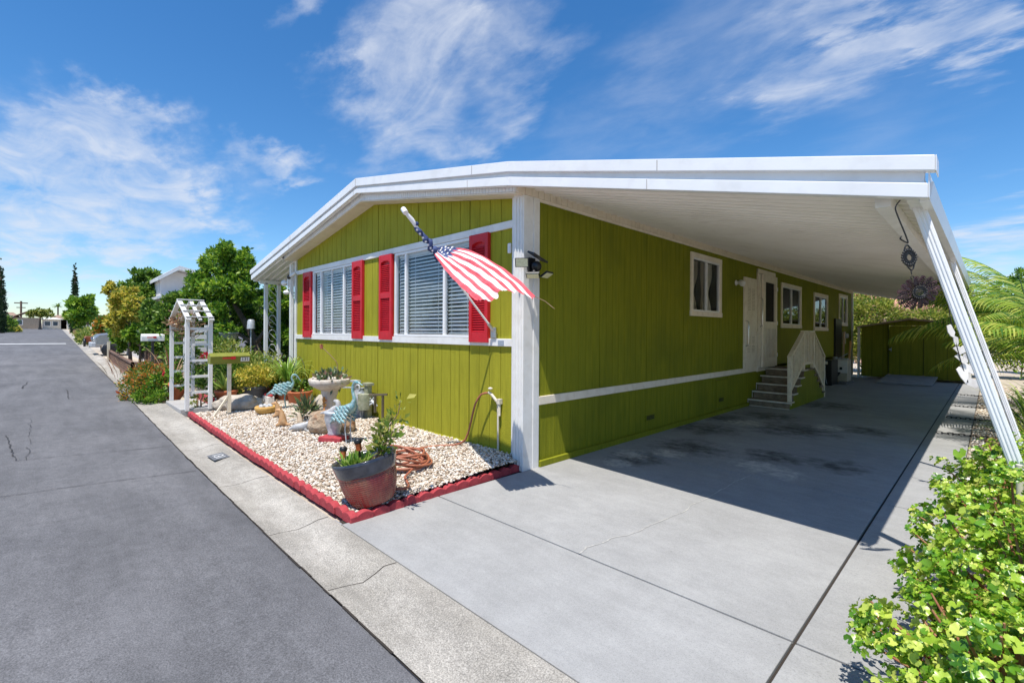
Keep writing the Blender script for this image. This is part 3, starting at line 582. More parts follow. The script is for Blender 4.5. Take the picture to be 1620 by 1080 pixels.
def shutter(x0,x1,z0=1.42,z1=2.775):
    mb=MB(); y0,y1=-.155,-.103; w_=.055; 
    mb.box(x0,x0+w_,y0,y1,z0,z1); mb.box(x1-w_,x1,y0,y1,z0,z1); mb.box(x0+w_,x1-w_,y0+.002,y1,z0,z0+.13); mb.box(x0+w_,x1-w_,y0+.002,y1,z1-.09,z1)
    zm=z0+(z1-z0)*.52; mb.box(x0+w_,x1-w_,y0+.002,y1,zm-.045,zm+.045)
    mb.box(x0+w_,x1-w_,y1-.008,y1,z0+.13,z1-.09)
    # arched head over the top louvres
    c=(x0+x1)/2; h=(x1-x0)/2-w_; n=10; top=z1-.09
    arch=[(c-h,top),(c-h,top-.05)]+[(c-h*math.cos(PI*i/n),top-.05+.04*math.sin(PI*i/n)) for i in range(1,n)]+[(c+h,top-.05),(c+h,top)]
    mb.prism(arch,'y',y0+.002,y1)
    for a,b in ((z0+.13,zm-.045),(zm+.045,z1-.14)):
        z=a+.018
        while z<b:
            mb.cbox(((x0+x1)/2,(y0+y1)/2,z),(x1-x0-2*w_,.036,.006),Matrix.Rotation(.75,3,'X')); z+=.030
    mb.build('shutter',M['red'],HM,bevel=.003)
for a,b in ((-6.56,-6.14),(-4.30,-3.92),(-3.34,-2.945),(-1.03,-.67)): shutter(a,b)
# small fittings on the front
mb=MB(); mb.cbox((-.30,-.14,2.53),(.05,.03,.12)); mb.build('door_bell_box',M['white'],HM,bevel=.012)
mb=MB(); mb.box(-.50,-.40,-.134,-.128,1.395,1.45); mb.build('label_plate',mat('grey plate',(.3,.35,.42),rough=.4),HM)
# ---- side windows
def side_window(y0,y1,z0,z1,curtains=False):
    mb=MB(); t=.085
    mb.box(-.01,.028,y0,y1,z1-t,z1); mb.box(-.01,.034,y0-.01,y1+.01,z0,z0+t); mb.box(-.01,.026,y0,y0+t,z0+t,z1-t); mb.box(-.01,.026,y1-t,y1,z0+t,z1-t)
    wn=mb.build('window',M['bounce_white'],HM,bevel=.003)
    a,b,c,d=y0+t,y1-t,z0+t,z1-t; s=.03; m_=(a+b)/2
    mb=MB(); mb.box(-.03,.012,a,b,d-s,d); mb.box(-.03,.012,a,b,c,c+s); mb.box(-.03,.012,a,a+s,c+s,d-s); mb.box(-.03,.012,b-s,b,c+s,d-s); mb.box(-.03,.016,m_-.025,m_+.025,c+s,d-s); mb.build('sash',M['alum'],wn)
    mb=MB(); mb.add([(-.01,a+s,c+s),(-.01,m_-.02,c+s),(-.01,m_-.02,d-s),(-.01,a+s,d-s)],[(0,1,2,3)]); mb.build('screen',M['screen'],wn)
    mb=MB(); mb.add([(-.01,m_+.02,c+s),(-.01,b-s,c+s),(-.01,b-s,d-s),(-.01,m_+.02,d-s)],[(0,1,2,3)]); mb.build('pane',M['glass'],wn)
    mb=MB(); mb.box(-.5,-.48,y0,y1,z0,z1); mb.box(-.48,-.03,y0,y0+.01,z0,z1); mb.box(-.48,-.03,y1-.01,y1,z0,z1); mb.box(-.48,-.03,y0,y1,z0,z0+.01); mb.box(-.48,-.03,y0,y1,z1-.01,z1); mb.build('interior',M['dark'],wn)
    if curtains:
        for (p,q,r_) in ((a+.02,a+.30,a+.08),(m_-.14,m_-.03,m_-.06),(m_+.03,m_+.34,m_+.12)):
            mb=MB(); n=20; rows=14; vs=[]
            for k in range(rows+1):
                v=k/rows; pin=math.exp(-((v-.62)/.22)**2)
                for i in range(n+1):
                    u=i/n; yy=p+(q-p)*u; yy=yy*(1-.75*pin)+r_*.75*pin; vs.append((-.045+.014*math.sin(u*34+v*2),yy,d-.04-(d-c-.06)*v))
            mb.add(vs,[(k*(n+1)+i,k*(n+1)+i+1,(k+1)*(n+1)+i+1,(k+1)*(n+1)+i) for k in range(rows) for i in range(n)],0,True); mb.build('curtain',M['curtain'],wn)
side_window(3.93,5.25,1.85,2.96,True); side_window(8.96,10.71,1.69,2.82); side_window(12.03,13.71,1.64,2.77); side_window(15.31,16.63,1.83,2.93)
# ---- utility cupboard door
mb=MB(); mb.box(-.01,.03,6.43,7.19,.80,2.74); ud=mb.build('utility_door',M['bounce_white'],HM,bevel=.004)
mb=MB(); mb.box(.029,.036,6.50,7.12,.92,2.66); mb.build('panel',M['bounce_white'],ud,bevel=.003)
mb=MB(); r=random.Random(5)
for (ya,za,ny,nz) in ((6.60,2.05,3,16),(6.86,2.05,3,16),(6.60,1.15,3,5),(6.86,1.15,3,5),(6.60,1.35,3,5),(6.86,1.35,3,5)):
    for i in range(ny):
        for k in range(nz): mb.box(.035,.038,ya+i*.06,ya+i*.06+.035,za+k*.03,za+k*.03+.009)
mb.build('vent_slots',mat('vent shadow',(.30,.25,.16),rough=.8),ud)
def handle(y,za,zb,par,x=.03):
    mb=MB(); mb.tube([(x,y,za),(x+.045,y,za+.02),(x+.06,y,za+.06),(x+.06,y,zb-.06),(x+.045,y,zb-.02),(x,y,zb)],.011,8); mb.build('handle',M['chrome'],par)
handle(6.50,1.28,1.82,ud)
# ---- storm door
mb=MB(); mb.box(-.01,.03,7.23,7.30,.70,2.99); mb.box(-.01,.03,8.38,8.44,.76,2.93); mb.box(-.01,.034,7.23,8.44,2.90,2.99); mb.box(-.01,.02,7.30,8.38,.70,.78); dr=mb.build('door_frame',M['bounce_white'],HM,bevel=.003)
mb=MB(); A,B=7.42,8.40; x0,x1=.04,.085
mb.box(x0,x1,A,B,2.72,2.88); mb.box(x0,x1,A+.16,B-.12,1.66,1.82); mb.box(x0,x1,A,B,.79,1.0); mb.box(x0,x1,A,A+.16,1.0,2.72); mb.box(x0,x1,B-.12,B,1.0,2.72)
mb.box(-.01,x0-.002,7.31,7.42,.79,2.88)
for k in range(7): mb.box(x0+.01,x1-.01,A+.19+k*.1,A+.235+k*.1,1.0,1.66)
sdr=mb.build('storm_door',M['bounce_white'],dr,bevel=.004)
mb=MB(); mb.box(-.005,.03,7.44,8.38,.80,2.87); mb.build('inner_door',M['dark'],dr)
handle(7.36,1.70,2.34,dr)
for z in (1.0,1.75,2.55): mb=MB(); mb.box(.035,.09,8.405,8.43,z,z+.09); mb.build('hinge',M['alum'],dr)
# vents, lamp, camera, floodlight
for (y,z) in ((2.58,.26),(5.27,.27)):
    mb=MB(); mb.box(-.004,.012,y-.14,y+.14,z-.05,z+.05,0); mb.box(.010,.014,y-.115,y+.115,z-.035,z+.035,1); 
    for k in range(4): mb.box(.013,.018,y-.115,y+.115,z-.03+k*.018,z-.026+k*.018,0)
    mb.build('foundation_vent',[M['green_shade'],M['dark']],HM)
mb=MB(); mb.lathe([(.055,0),(.055,.015),(.03,.02),(.03,.05)],(.0,6.02,2.58),16,0,Matrix.Rotation(PI/2,3,'Y')); mb.lathe([(.03,0),(.04,.03),(.055,.06),(.055,.12),(.05,.122)],(.05,6.02,2.58),16,0,Matrix.Rotation(PI*.60,3,'Y')); mb.lathe([(.02,0),(.045,.02),(.05,.1),(.04,.11)],(.05,6.1,2.6),14,0,Matrix.Rotation(-PI/2,3,'X')); mb.build('wall_lamp',M['alum'],HM)
# ------------------------------------------------------------------ entry steps
ST=thing('entry_steps','brown entry steps with green sides and cream railing at the side door','steps',(.4,8.2,0))
RZ=.152; TR=.26; Y0=6.72; YL=Y0+4*TR; YE=8.62; x0,x1=.03,.80
mb=MB()
for k in range(5):
    ya=Y0+TR*k; yb=(Y0+TR*(k+1)) if k<4 else YE; z=RZ*(k+1)
    mb.box(x0-.02,x1+.02,ya-.02,yb+(0 if k<4 else .02),z-.035,z,0); mb.box(x0,x1,ya+.005,ya+.02,z-RZ,z-.036,0)
for k in range(4):
    yb=YE+TR*(4-k)*.92; mb.box(x0-.02,x1+.02,yb-TR*.92,yb+.02,RZ*(k+1)-.035,RZ*(k+1),0); mb.box(x0,x1,yb-.02,yb-.005,RZ*k,RZ*(k+1)-.036,0)
mb.build('tread',M['tread'],ST,bevel=.004)
mb=MB()
for k in range(5):
    ya=Y0+TR*k; z=RZ*(k+1); mb.box(x0-.022,x1+.024,ya-.030,ya-.0205,z-.026,z+.004); mb.box(x0-.022,x0-.008,ya-.027,ya-.021,z-RZ+.01,z-.03) if k<3 else None
    mb.box(x1+.0205,x1+.026,ya-.02,ya+TR,z-.024,z+.003)
mb.box(x0,x1,Y0-.004,Y0+.004,.0,.018); mb.build('nosing',M['nosing'],ST)
prof=[(Y0+.03,0)]
for k in range(5): prof+=[(Y0+.03+TR*k,RZ*(k+1)-.036),(Y0+.03+TR*(k+1) if k<4 else YE,RZ*(k+1)-.036)]
for k in range(3,-1,-1): prof+=[(YE+TR*.92*(3-k),RZ*(k+1)-.036),(YE+TR*.92*(4-k)-.02,RZ*(k+1)-.036)]
prof+=[(YE+TR*.92*4-.02,0)]
mb=MB(); mb.prism(prof,'x',x1-.03,x1)
y=Y0+.2
while y<YE+.9: mb.box(x1,x1+.004,y,y+.006,.0,.12); y+=.2
mb.build('side_panel',M['greenshed'] if False else M['green_shade'],ST)
RL=thing('railing',None,None,(0,0,0)); RL.parent=ST
RL.location=(0,0,0)
xr=x1-.03; RH=.84
def zr_(y):
    if y<YL: return RZ+(y-Y0)*(RZ*4/(4*TR))
    if y<YE: return RZ*5
    return RZ*5-(y-YE)*(RZ*4/(TR*.92*4))
pts=[(Y0+.12),(YL+.05),(YE-.02),(YE+TR*3.7)]
mb=MB()
for a,b in zip(pts[:-1],pts[1:]):
    mb.bar((xr,a-.03,zr_(a)+RH),(xr,b+.03,zr_(b)+RH),.085,.035)
rail=mb.build('handrail',M['beige'],RL,bevel=.003)
mb=MB()
for a,b in zip(pts[:-1],pts[1:]):
    mb.bar((xr,a,zr_(a)+.13),(xr,b,zr_(b)+.13),.04,.06)
mb.build('bottom_rail',M['beige'],RL,bevel=.003)
for a in (pts[0],pts[1],pts[2],pts[3]):
    mb=MB(); z0=zr_(a) if a in (pts[1],pts[2]) else max(0.0,zr_(a)-RZ*.95); mb.box(xr-.035,xr+.035,a-.035,a+.035,z0,zr_(a)+RH-.01); mb.build('post',M['beige'],RL,bevel=.003)
y=pts[0]+.13
while y<pts[3]-.05:
    if min(abs(y-q) for q in pts)>.06:
        mb=MB(); mb.box(xr-.016,xr+.016,y-.019,y+.019,zr_(y)+.13,zr_(y)+RH-.01); mb.build('baluster',M['beige'],RL)
    y+=.135
# ------------------------------------------------------------------ shed
SH=thing('garden_shed','low green shed with double doors at the far end of the carport','shed',(1.7,16.8,0))
mb=MB(); xs0,xs1=.40,3.20; zsh=lambda x:2.02-.17*abs(x-1.72) if x<1.72 else 2.02-.12*(x-1.72)
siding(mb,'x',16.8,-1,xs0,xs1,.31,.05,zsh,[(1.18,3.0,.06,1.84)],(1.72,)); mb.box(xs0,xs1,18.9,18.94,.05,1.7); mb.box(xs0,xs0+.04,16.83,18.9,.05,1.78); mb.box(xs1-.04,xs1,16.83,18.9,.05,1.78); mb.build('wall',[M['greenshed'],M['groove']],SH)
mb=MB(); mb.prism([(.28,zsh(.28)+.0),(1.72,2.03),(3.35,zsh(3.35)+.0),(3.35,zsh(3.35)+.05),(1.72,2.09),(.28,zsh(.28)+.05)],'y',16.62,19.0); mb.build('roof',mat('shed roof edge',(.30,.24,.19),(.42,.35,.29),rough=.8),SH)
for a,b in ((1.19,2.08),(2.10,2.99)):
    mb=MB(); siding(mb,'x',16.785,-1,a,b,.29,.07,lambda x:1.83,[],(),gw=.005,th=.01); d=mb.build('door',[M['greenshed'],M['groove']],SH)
    if a<2: 
        mb=MB(); mb.tube([(a+.06,16.78,.95),(a+.06,16.73,.97),(a+.06,16.73,1.06),(a+.06,16.78,1.08)],.012,8); mb.ell((a+.02,16.75,1.02),(.03,.03,.04)); mb.build('handle',M['metal'],d)
mb=MB(); mb.box(1.155,1.185,16.76,16.79,.05,1.86); mb.box(2.083,2.097,16.775,16.784,.05,1.84); mb.build('door_seam',M['groove'],SH)
mb=MB(); mb.box(.30,.37,16.72,16.80,.0,1.80); mb.box(.27,.40,16.60,16.75,.0,.05); mb.build('downspout',M['white'],SH)
mb=MB(); mb.prism([(14.45,.02),(14.50,.02),(16.75,.13),(16.75,.16),(14.45,.05)],'x',1.15,2.45); RP=mb.build('loading_ramp',mat('grey plywood',(.24,.25,.27),(.36,.37,.38),rough=.8)); tag(RP,'grey plywood ramp leading up to the shed doors','ramp')
# ------------------------------------------------------------------ plant beside the rear wall
AC=thing('air_conditioner','beige outdoor cooling unit with black cables beside the side wall','cooling unit',(.33,13.7,0))
mb=MB(); mb.box(.10,.56,13.55,14.15,.08,.74); mb.build('casing',mat('beige metal casing',(.42,.37,.27),(.50,.45,.34),rough=.5),AC,bevel=.01)
mb=MB(); mb.box(.32,.565,13.52,13.552,.34,.745); mb.build('service_panel',M['white'],AC,bevel=.004)
mb=MB(); mb.box(.13,.28,13.535,13.549,.62,.70); mb.build('nameplate',M['black'],AC); mb=MB(); mb.box(.37,.44,13.505,13.519,.44,.52); mb.build('socket',M['black'],AC)
mb=MB(); mb.box(.13,.30,13.536,13.549,.575,.61); mb.build('label_strip',M['white'],AC)
for k in range(4):
    mb=MB(); mb.tube([(.30+.03*k,13.52,.36),(.28+.02*k,13.46,.25),(.18+.03*k,13.44,.14),(.04+.02*k,13.47,.07+.02*k)],.013,8); mb.build('cable',M['black'],AC)
mb=MB(); mb.box(.02,.60,13.2,14.3,.0,.075); tag(mb.build('equipment_pad',mat('pad concrete',(.10,.10,.10),(.2,.2,.2),rough=.9)),'dark pad on the ground carrying the beige cooling unit','pad')
BX=thing('cabinet','black cabinet with a white label left of the beige cooling unit','cabinet',(.25,12.9,0))
mb=MB(); mb.box(.05,.36,12.55,13.35,.02,.76); mb.build('casing',M['black'],BX,bevel=.01)
mb=MB(); mb.box(.10,.26,12.538,12.549,.64,.73); mb.build('label_strip',M['white'],BX)
mb=MB(); mb.tube([(.2,12.54,.6),(.2,12.50,.5),(.22,12.5,.2),(.25,12.52,.05)],.008,6); mb.build('cable',M['greymetal'],BX)
mb=MB(); mb.cbox((.36,13.85,.765),(.35,.25,.03)); mb.bar((.3,13.8,.78),(.5,13.95,.93),.04,.01); mb.lathe([(.06,0),(.07,.05),(.05,.07)],(.2,13.8,.755),14); tag(mb.build('metal_scraps',M['greymetal']),'loose bright metal pieces lying on top of the cooling unit','scrap')
for i,(x,y,zt_,dx,l_) in enumerate(((.16,15.2,1.62,.0,'tall pale plank leaning behind the cooling unit, nearest the wall'),(.30,15.2,1.30,.04,'orange plank leaning behind the cooling unit, nearest the shed'))):
    mb=MB(); mb.bar((x,y-.1,0),(x+dx,y+.12,zt_),.14,.04,up=(1,0,0)); tag(mb.build('wood_plank',M['wood'] if i else mat('grey lumber',(.45,.30,.18),(.6,.44,.28),rough=.8,stretch=(1,1,.2),scale=8),bevel=.004),l_,'plank','planks leaning by the cooling unit')
MT=thing('electric_meter','round electric meter on the rear corner of the green wall','meter',(.08,16.0,1.4))
mb=MB(); mb.box(.0,.07,15.88,16.12,1.2,1.62); mb.build('meter_box',M['metal'],MT,bevel=.006); mb=MB(); mb.lathe([(.085,0),(.085,.06),(.07,.09)],(.07,16.0,1.48),20,0,Matrix.Rotation(PI/2,3,'Y')); mb.build('meter_dial',M['glass'] if False else M['greymetal'],MT)
mb=MB(); mb.box(.01,.33,14.95,15.02,.0,1.9) if False else mb.box(.0,.06,14.6,15.5,.05,2.05); tag(mb.build('cabinet',M['black']),'tall dark locker standing against the side wall behind the planks','cabinet')
# ------------------------------------------------------------------ flag on its pole
FL=thing('house_flag','faded striped flag blowing from a white pole fixed to the front wall','flag',(-.58,-.13,1.55))
B_=Vector((-.575,-.13,1.56)); T_=Vector((-.81,-1.24,2.86))
mb=MB(); mb.tube([B_,B_.lerp(T_,.5),T_],.0125,10); mb.build('flagpole',M['alum'],FL)
mb=MB(); mb.tube([B_.lerp(T_,.86),T_],.019,10); mb.ell(T_,(.03,.03,.03)); mb.tube([T_+Vector((-.02,0,.02)),T_+Vector((.03,0,-.03))],.03,10); mb.build('finial',M['alum'],FL)
mb=MB(); mb.cbox((-.575,-.135,1.54),(.09,.02,.13)); mb.tube([B_-(T_-B_)*.03,B_.lerp(T_,.07)],.022,10); mb.build('bracket',M['metal'],FL,bevel=.003)
# canton twisted round the pole
mb=MB(); nseg=28; pth=[]; rr=[]
for i in range(nseg+1):
    t=i/nseg; s_=.90-.25*t; p=B_.lerp(T_,s_)+Vector((.018*math.cos(i*1.1)+.03*t,.012*math.sin(i*1.3),.018*math.sin(i*.9)-.02*t)); pth.append(p); rr.append(.020+.020*t+.007*math.sin(i*1.7))
mb.tube(pth,rr,12); 
for i,(v) in enumerate(mb.v):
    k=i//12; j=i%12
mb.build('canton_roll',M['flagblue'],FL)
mb=MB(); mb.tube([B_.lerp(T_,.99),B_.lerp(T_,.93)+Vector((.015,0,0)),B_.lerp(T_,.88)],[.017,.024,.020],10); mb.build('sleeve',M['flagwhite'],FL)
def fpt(u,v):
    # u along the stripes (0 near the pole top, 1 fly), v across (0 lower-left edge .. 1 upper-right edge)
    A0=B_.lerp(T_,.70)+Vector((-.01,.0,-.03)); A1=B_.lerp(T_,.70)+Vector((.10,.03,.03))
    L1=Vector((.64,-1.42,1.81)); R1=Vector((.84,-.94,1.875))
    Lm=A0.lerp(L1,u)+Vector((0,0,-.05*math.sin(PI*u))); Rm=A1.lerp(R1,u)+Vector((.0,.08,.11))*math.sin(PI*u)**.9
    w_=v
    p=Lm.lerp(Rm,w_)
    amp=.042*math.sin(PI*min(1,u*1.1)*.5)
    off=amp*(math.sin(v*9.0+u*3.0)*.7+.45*math.sin(v*19+u*6)+.22*math.sin(u*11+v*5)+.25*math.sin(v*41-u*9+math.sin(u*7)))
    sag=.035*math.sin(PI*v)*u
    return p+Vector((-.3,-.5,.8))*off*.8+Vector((0,0,sag+.005*math.sin(u*33+v*8+3*math.sin(v*5))*u))
nu,nv=90,77; vs=[fpt(i/nu,j/nv) for i in range(nu+1) for j in range(nv+1)]
mb=MB(); mb.v=[tuple(p) for p in vs]
for i in range(nu):
    for j in range(nv):
        st=int(j/nv*11); edge=.19+.025*math.sin(j*.5)
        m_=2 if (i/nu<edge and j/nv>.30) else (0 if st%2==0 else 1)
        if i/nu>.975-.012*math.sin(j*1.3)and (j%9<2): continue
        mb.f.append((i*(nv+1)+j,(i+1)*(nv+1)+j,(i+1)*(nv+1)+j+1,i*(nv+1)+j+1)); mb.m.append(m_); mb.s.append(True)
mb.build('cloth',[M['flagred'],M['flagwhite'],M['flagblue']],FL)
mb=MB(); camd=(Vector((3.65,-3.98,1.55))-Vector((0,-1.2,2.2))).normalized()
for (u,v) in [(.03,.38),(.05,.55),(.04,.75),(.06,.93),(.09,.45),(.10,.66),(.10,.86),(.14,.38),(.145,.56),(.145,.76),(.13,.95)]:
    c=fpt(u,v); a=fpt(u+.01,v)-c; b=fpt(u,v+.02)-c; n_=a.cross(b).normalized(); 
    e1=a.normalized(); e2=n_.cross(e1)
    for sg in (1,-1):
        vs=[c+n_*.004*sg]; 
        for k in range(10): rr_=.020 if k%2==0 else .008; vs.append(c+n_*.004*sg+e1*rr_*math.cos(k*PI/5)+e2*rr_*math.sin(k*PI/5))
        mb.add(vs,[(0,k+1,(k+1)%10+1) for k in range(10)])
for s_,sd in ((.86,0),(.83,2),(.80,1),(.77,3),(.745,.5),(.72,2.2),(.70,4)):
    c=B_.lerp(T_,s_)+Vector((.03,-.03,-.02)); e1=(T_-B_).normalized(); n_=camd; e2=n_.cross(e1).normalized(); vs=[c+n_*.03]
    for k in range(10): rr_=.018 if k%2==0 else .007; vs.append(c+n_*.03+e1*rr_*math.cos(k*PI/5)+e2*rr_*math.sin(k*PI/5))
    mb.add(vs,[(0,k+1,(k+1)%10+1) for k in range(10)])
mb.build('star',M['flagwhite'],FL)
mb=MB(); mb.tube([fpt(.98,.97),fpt(.98,.97)+Vector((.10,.05,-.05)),fpt(.98,.97)+Vector((.2,.06,-.12))],.003,5); mb.build('loose_thread',M['stem'],FL)
# ------------------------------------------------------------------ solar floodlight
SF=thing('floodlight','black three-headed solar floodlight on the white corner column','floodlight',(.02,-.12,2.3))
mb=MB(); mb.box(.031,.055,-.18,-.08,2.20,2.38); mb.ell((.11,-.12,2.28),(.055,.06,.06)); mb.tube([(.04,-.12,2.3),(.12,-.12,2.30)],.03,10); mb.ell((.12,-.17,2.21),(.028,.028,.028)); mb.build('body',M['black'],SF)
mb=MB(); mb.cbox((.12,-.11,2.385),(.12,.24,.022),Matrix.Rotation(rad(-18),3,'X')@Matrix.Rotation(rad(20),3,'Y')); mb.build('solar_panel',M['black'],SF,bevel=.004)
for c,nv in (((.06,-.30,2.31),(.55,-.75,-.35)),((.13,-.20,2.175),(.25,-.35,-.9)),((.14,.02,2.20),(.5,.1,-.85))):
    R=Vector(nv).to_track_quat('Z','Y').to_matrix(); mb=MB(); mb.cbox(c,(.15,.10,.022),R); h=mb.build('lamp_head',M['black'],SF,bevel=.004)
    mb=MB(); mb.cbox(Vector(c)+R@Vector((0,0,.0125)),(.13,.085,.006),R); mb.build('diffuser',bpy.data.materials.get('led lens') or mat('led lens',(.62,.60,.36),(.80,.76,.52),scale=60,rough=.3),h)
SC=thing('security_camera','small black and white security camera at the left end of the upper band','camera',(-6.95,-.2,2.72))
mb=MB(); mb.tube([(-6.95,-.12,2.78),(-6.95,-.20,2.78)],.02,8); mb.tube([(-6.90,-.18,2.80),(-6.98,-.27,2.72)],.035,12); mb.build('body',M['white'],SC); mb=MB(); mb.ell((-6.99,-.28,2.715),(.045,.045,.05)); mb.build('lens',M['black'],SC)
LT=thing('eave_light','white twin eave light at the porch corner of the green house','light fitting',(-7.25,-.2,2.55))
mb=MB(); mb.cbox((-7.19,-.22,2.60),(.04,.05,.18)); mb.ell((-7.45,-.22,2.62),(.07,.07,.07)); mb.ell((-7.27,-.24,2.40),(.09,.06,.05)); mb.bar((-7.19,-.22,2.62),(-7.45,-.22,2.62),.02,.02); mb.bar((-7.19,-.22,2.5),(-7.27,-.24,2.42),.02,.02); mb.build('lamp',M['alum'],LT)
SL=thing('string_lights','row of small white bulbs hanging along the back edge of the porch awning','string lights',(-8,1.2,2.7))
mb=MB(); mb.tube([(-8.85,.9,2.80),(-8.3,.9,2.83),(-7.7,.9,2.86),(-7.2,.9,2.90)],.006,5); mb.build('cord',M['white'],SL)
for k in range(7):
    mb=MB(); mb.ell((-8.75+.24*k,.9,2.76+.01*k),(.03,.03,.04),8,6); mb.build('bulb',M['alum'],SL)
# ------------------------------------------------------------------ hose and tap
TP=thing('garden_tap','pale standpipe tap with shut-off on the front wall near the corner','tap',(-.6,-.15,.1))
mb=MB(); mb.tube([(-.50,-.12,.10),(-.50,-.125,.70)],.013,8); mb.tube([(-.50,-.125,.70),(-.60,-.15,.80),(-.63,-.17,.82)],.018,8); mb.lathe([(.012,0),(.03,.01),(.03,.02),(.012,.03)],(-.60,-.16,.85),10); mb.cbox((-.47,-.13,.72),(.05,.05,.06)); mb.tube([(-.47,-.13,.70),(-.46,-.14,.55)],.016,8); mb.build('pipe',M['nosing'],TP)
hp=[]; r=random.Random(8)
hp+=[(-.63,-.18,.81),(-.70,-.22,.79),(-.78,-.25,.66),(-.83,-.27,.45),(-.90,-.30,.22),(-1.02,-.38,.145),(-1.15,-.52,.135),(-1.22,-.75,.13),(-1.15,-.95,.13)]
cx,cy=-.80,-1.22
a=1.9
for i in range(150):
    a+=.36; R0=.25+.035*math.sin(i*.31)+r.uniform(-.006,.006); ox=.035*math.sin(i*.11); oy=.03*math.cos(i*.17)
    hp.append((cx+ox+R0*1.1*math.cos(a),cy+oy+R0*.85*math.sin(a),.13+.028*min(5,i/25)*(.6+.4*math.sin(i*.45))))
hp+=[(-.52,-1.30,.14),(-.38,-1.48,.125),(-.22,-1.55,.12),(-.12,-1.60,.12),(-.10,-1.68,.12),(-.18,-1.76,.12),(-.35,-1.80,.12),(-.50,-1.78,.12)]
mb=MB(); 
def smooth(P,n=3):
    P=[Vector(p) for p in P]; o=[]
    for i in range(len(P)-1):
        p0,p1,p2,p3=P[max(i-1,0)],P[i],P[i+1],P[min(i+2,len(P)-1)]
        for k in range(n):
            t=k/n; o.append(.5*((2*p1)+(-p0+p2)*t+(2*p0-5*p1+4*p2-p3)*t*t+(-p0+3*p1-3*p2+p3)*t**3))
    o.append(P[-1]); return o
mb.tube(smooth(hp,2),.0125,8); HS=mb.build('garden_hose',M['hose']); tag(HS,'terracotta coloured garden hose coiled on the gravel and running to the wall tap','hose')
# ------------------------------------------------------------------ scalloped edging
def edge_block():
    mb=MB(); n=12; L_=.152; pr=[(-L_/2,-.03)]
    for i in range(n+1):
        t=i/n; pr.append((-L_/2+L_*t,.030+.026*math.sin(PI*t)))
    pr.append((L_/2,-.03)); mb.prism(pr,'y',-.032,.032); return mb
mbp=edge_block(); e0=mbp.build('edging_block',M['edging'],bevel=.006); tag(e0,'red scalloped edging block in the row along the street gutter','edging','red edging blocks along the gutter')
e0.location=(-.02,-2.215,.02); r=random.Random(2); n=41
for k in range(1,n):
    c=e0.copy(); COL.objects.link(c); x=-.02-.156*k; c.location=(x,-2.215+r.uniform(-.006,.006)+.0008*k,.02+.004*math.sin(k)+zt(x)); c.rotation_euler=(r.uniform(-.05,.05),0,r.uniform(-.03,.03))
e1=e0.copy(); COL.objects.link(e1); e1['label']='red scalloped edging block in the row along the driveway'; e1['group']='red edging blocks along the driveway'; e1.location=(.025,-2.12,.02); e1.rotation_euler=(0,0,PI/2)
for k in range(1,13):
    c=e1.copy(); COL.objects.link(c); c.location=(.025-.008*k+r.uniform(-.004,.004),-2.12+.153*k,.02); c.rotation_euler=(0,0,PI/2+r.uniform(-.04,.04))
# curb plate
PL=thing('curb_plate','small grey number plate painted on the gutter beside the red edging','number plate',(-2.95,-2.5,.02))
mb=MB(); R=Matrix.Rotation(rad(3),3,'Z'); mb.cbox((-2.95,-2.50,.0185),(.30,.17,.003),R@Matrix.Rotation(rad(5),3,'X')); mb.build('plate',mat('dark grey stencil',(.10,.105,.115),(.16,.165,.175),scale=30,rough=.7),PL)
def digits(txt,loc,rot,size,m,parent,name='number',ext=.0008):
    cu=bpy.data.curves.new(name,'FONT'); cu.body=txt; cu.size=size; cu.extrude=ext; cu.align_x='CENTER'; cu.align_y='CENTER'; cu.offset=.0
    o=bpy.data.objects.new(name,cu); COL.objects.link(o); dg=bpy.context.evaluated_depsgraph_get(); me=bpy.data.meshes.new_from_object(o.evaluated_get(dg)); bpy.data.objects.remove(o)
    q=bpy.data.objects.new(name,me); COL.objects.link(q); me.materials.clear(); me.materials.append(m); q.parent=parent; q.location=Vector(loc)-wloc(parent); q.rotation_euler=rot; return q
digits('131',(-2.95,-2.50,.0215),(rad(5),0,rad(3)),.15,M['linepaint'],PL)
# ------------------------------------------------------------------ big tilted pot
PT=thing('potted_plant','large tilted burgundy glazed pot with dark blue rim and young plants','potted plant',(-.16,-1.92,.08))
ax=Vector((-.7128,.7014,0)); RT=Matrix.Rotation(rad(-13),3,ax)@Matrix.Scale(1.14,3); pc=Vector((-.12,-1.95,.075))
mb=MB(); pr=[]
for k in range(60):
    t=k/59; z=.235*t; pr.append((.150+.062*math.sin(t*PI*.5)**.8,z))
N_=176
mb.lathe(pr,pc,N_,0,RT,fn=lambda a,z,k:(.0030 if (math.cos(a*44)<.5 and (k%4)>0) else -.0018))
mb.build('pot_body',mat('burgundy glaze',(.16,.014,.018),(.32,.06,.04),scale=5,rough=.22,c3=(.30,.14,.08),s3=9,a3=.6,coat=.3),PT)
mb=MB(); mb.lathe([(.212,.233),(.222,.236),(.226,.26),(.238,.32),(.243,.345),(.232,.350),(.222,.33),(.210,.26),(.16,.255)],pc,64,0,RT); mb.build('rim',mat('dark blue glaze',(.018,.022,.035),(.05,.055,.075),scale=9,rough=.18,coat=.4),PT)
mb=MB(); vs=[]; r=random.Random(1)
for i in range(13):
    for j in range(13): 
        x=(i/12-.5)*.42; y=(j/12-.5)*.42; d=math.hypot(x,y)
        if d>.21: x*=.21/d; y*=.21/d
        vs.append(pc+RT@Vector((x,y,.285+r.uniform(-.008,.012))))
mb.add(vs,[(i*13+j,i*13+j+1,(i+1)*13+j+1,(i+1)*13+j) for i in range(12) for j in range(12)],0,True); mb.build('soil',M['soil'],PT)
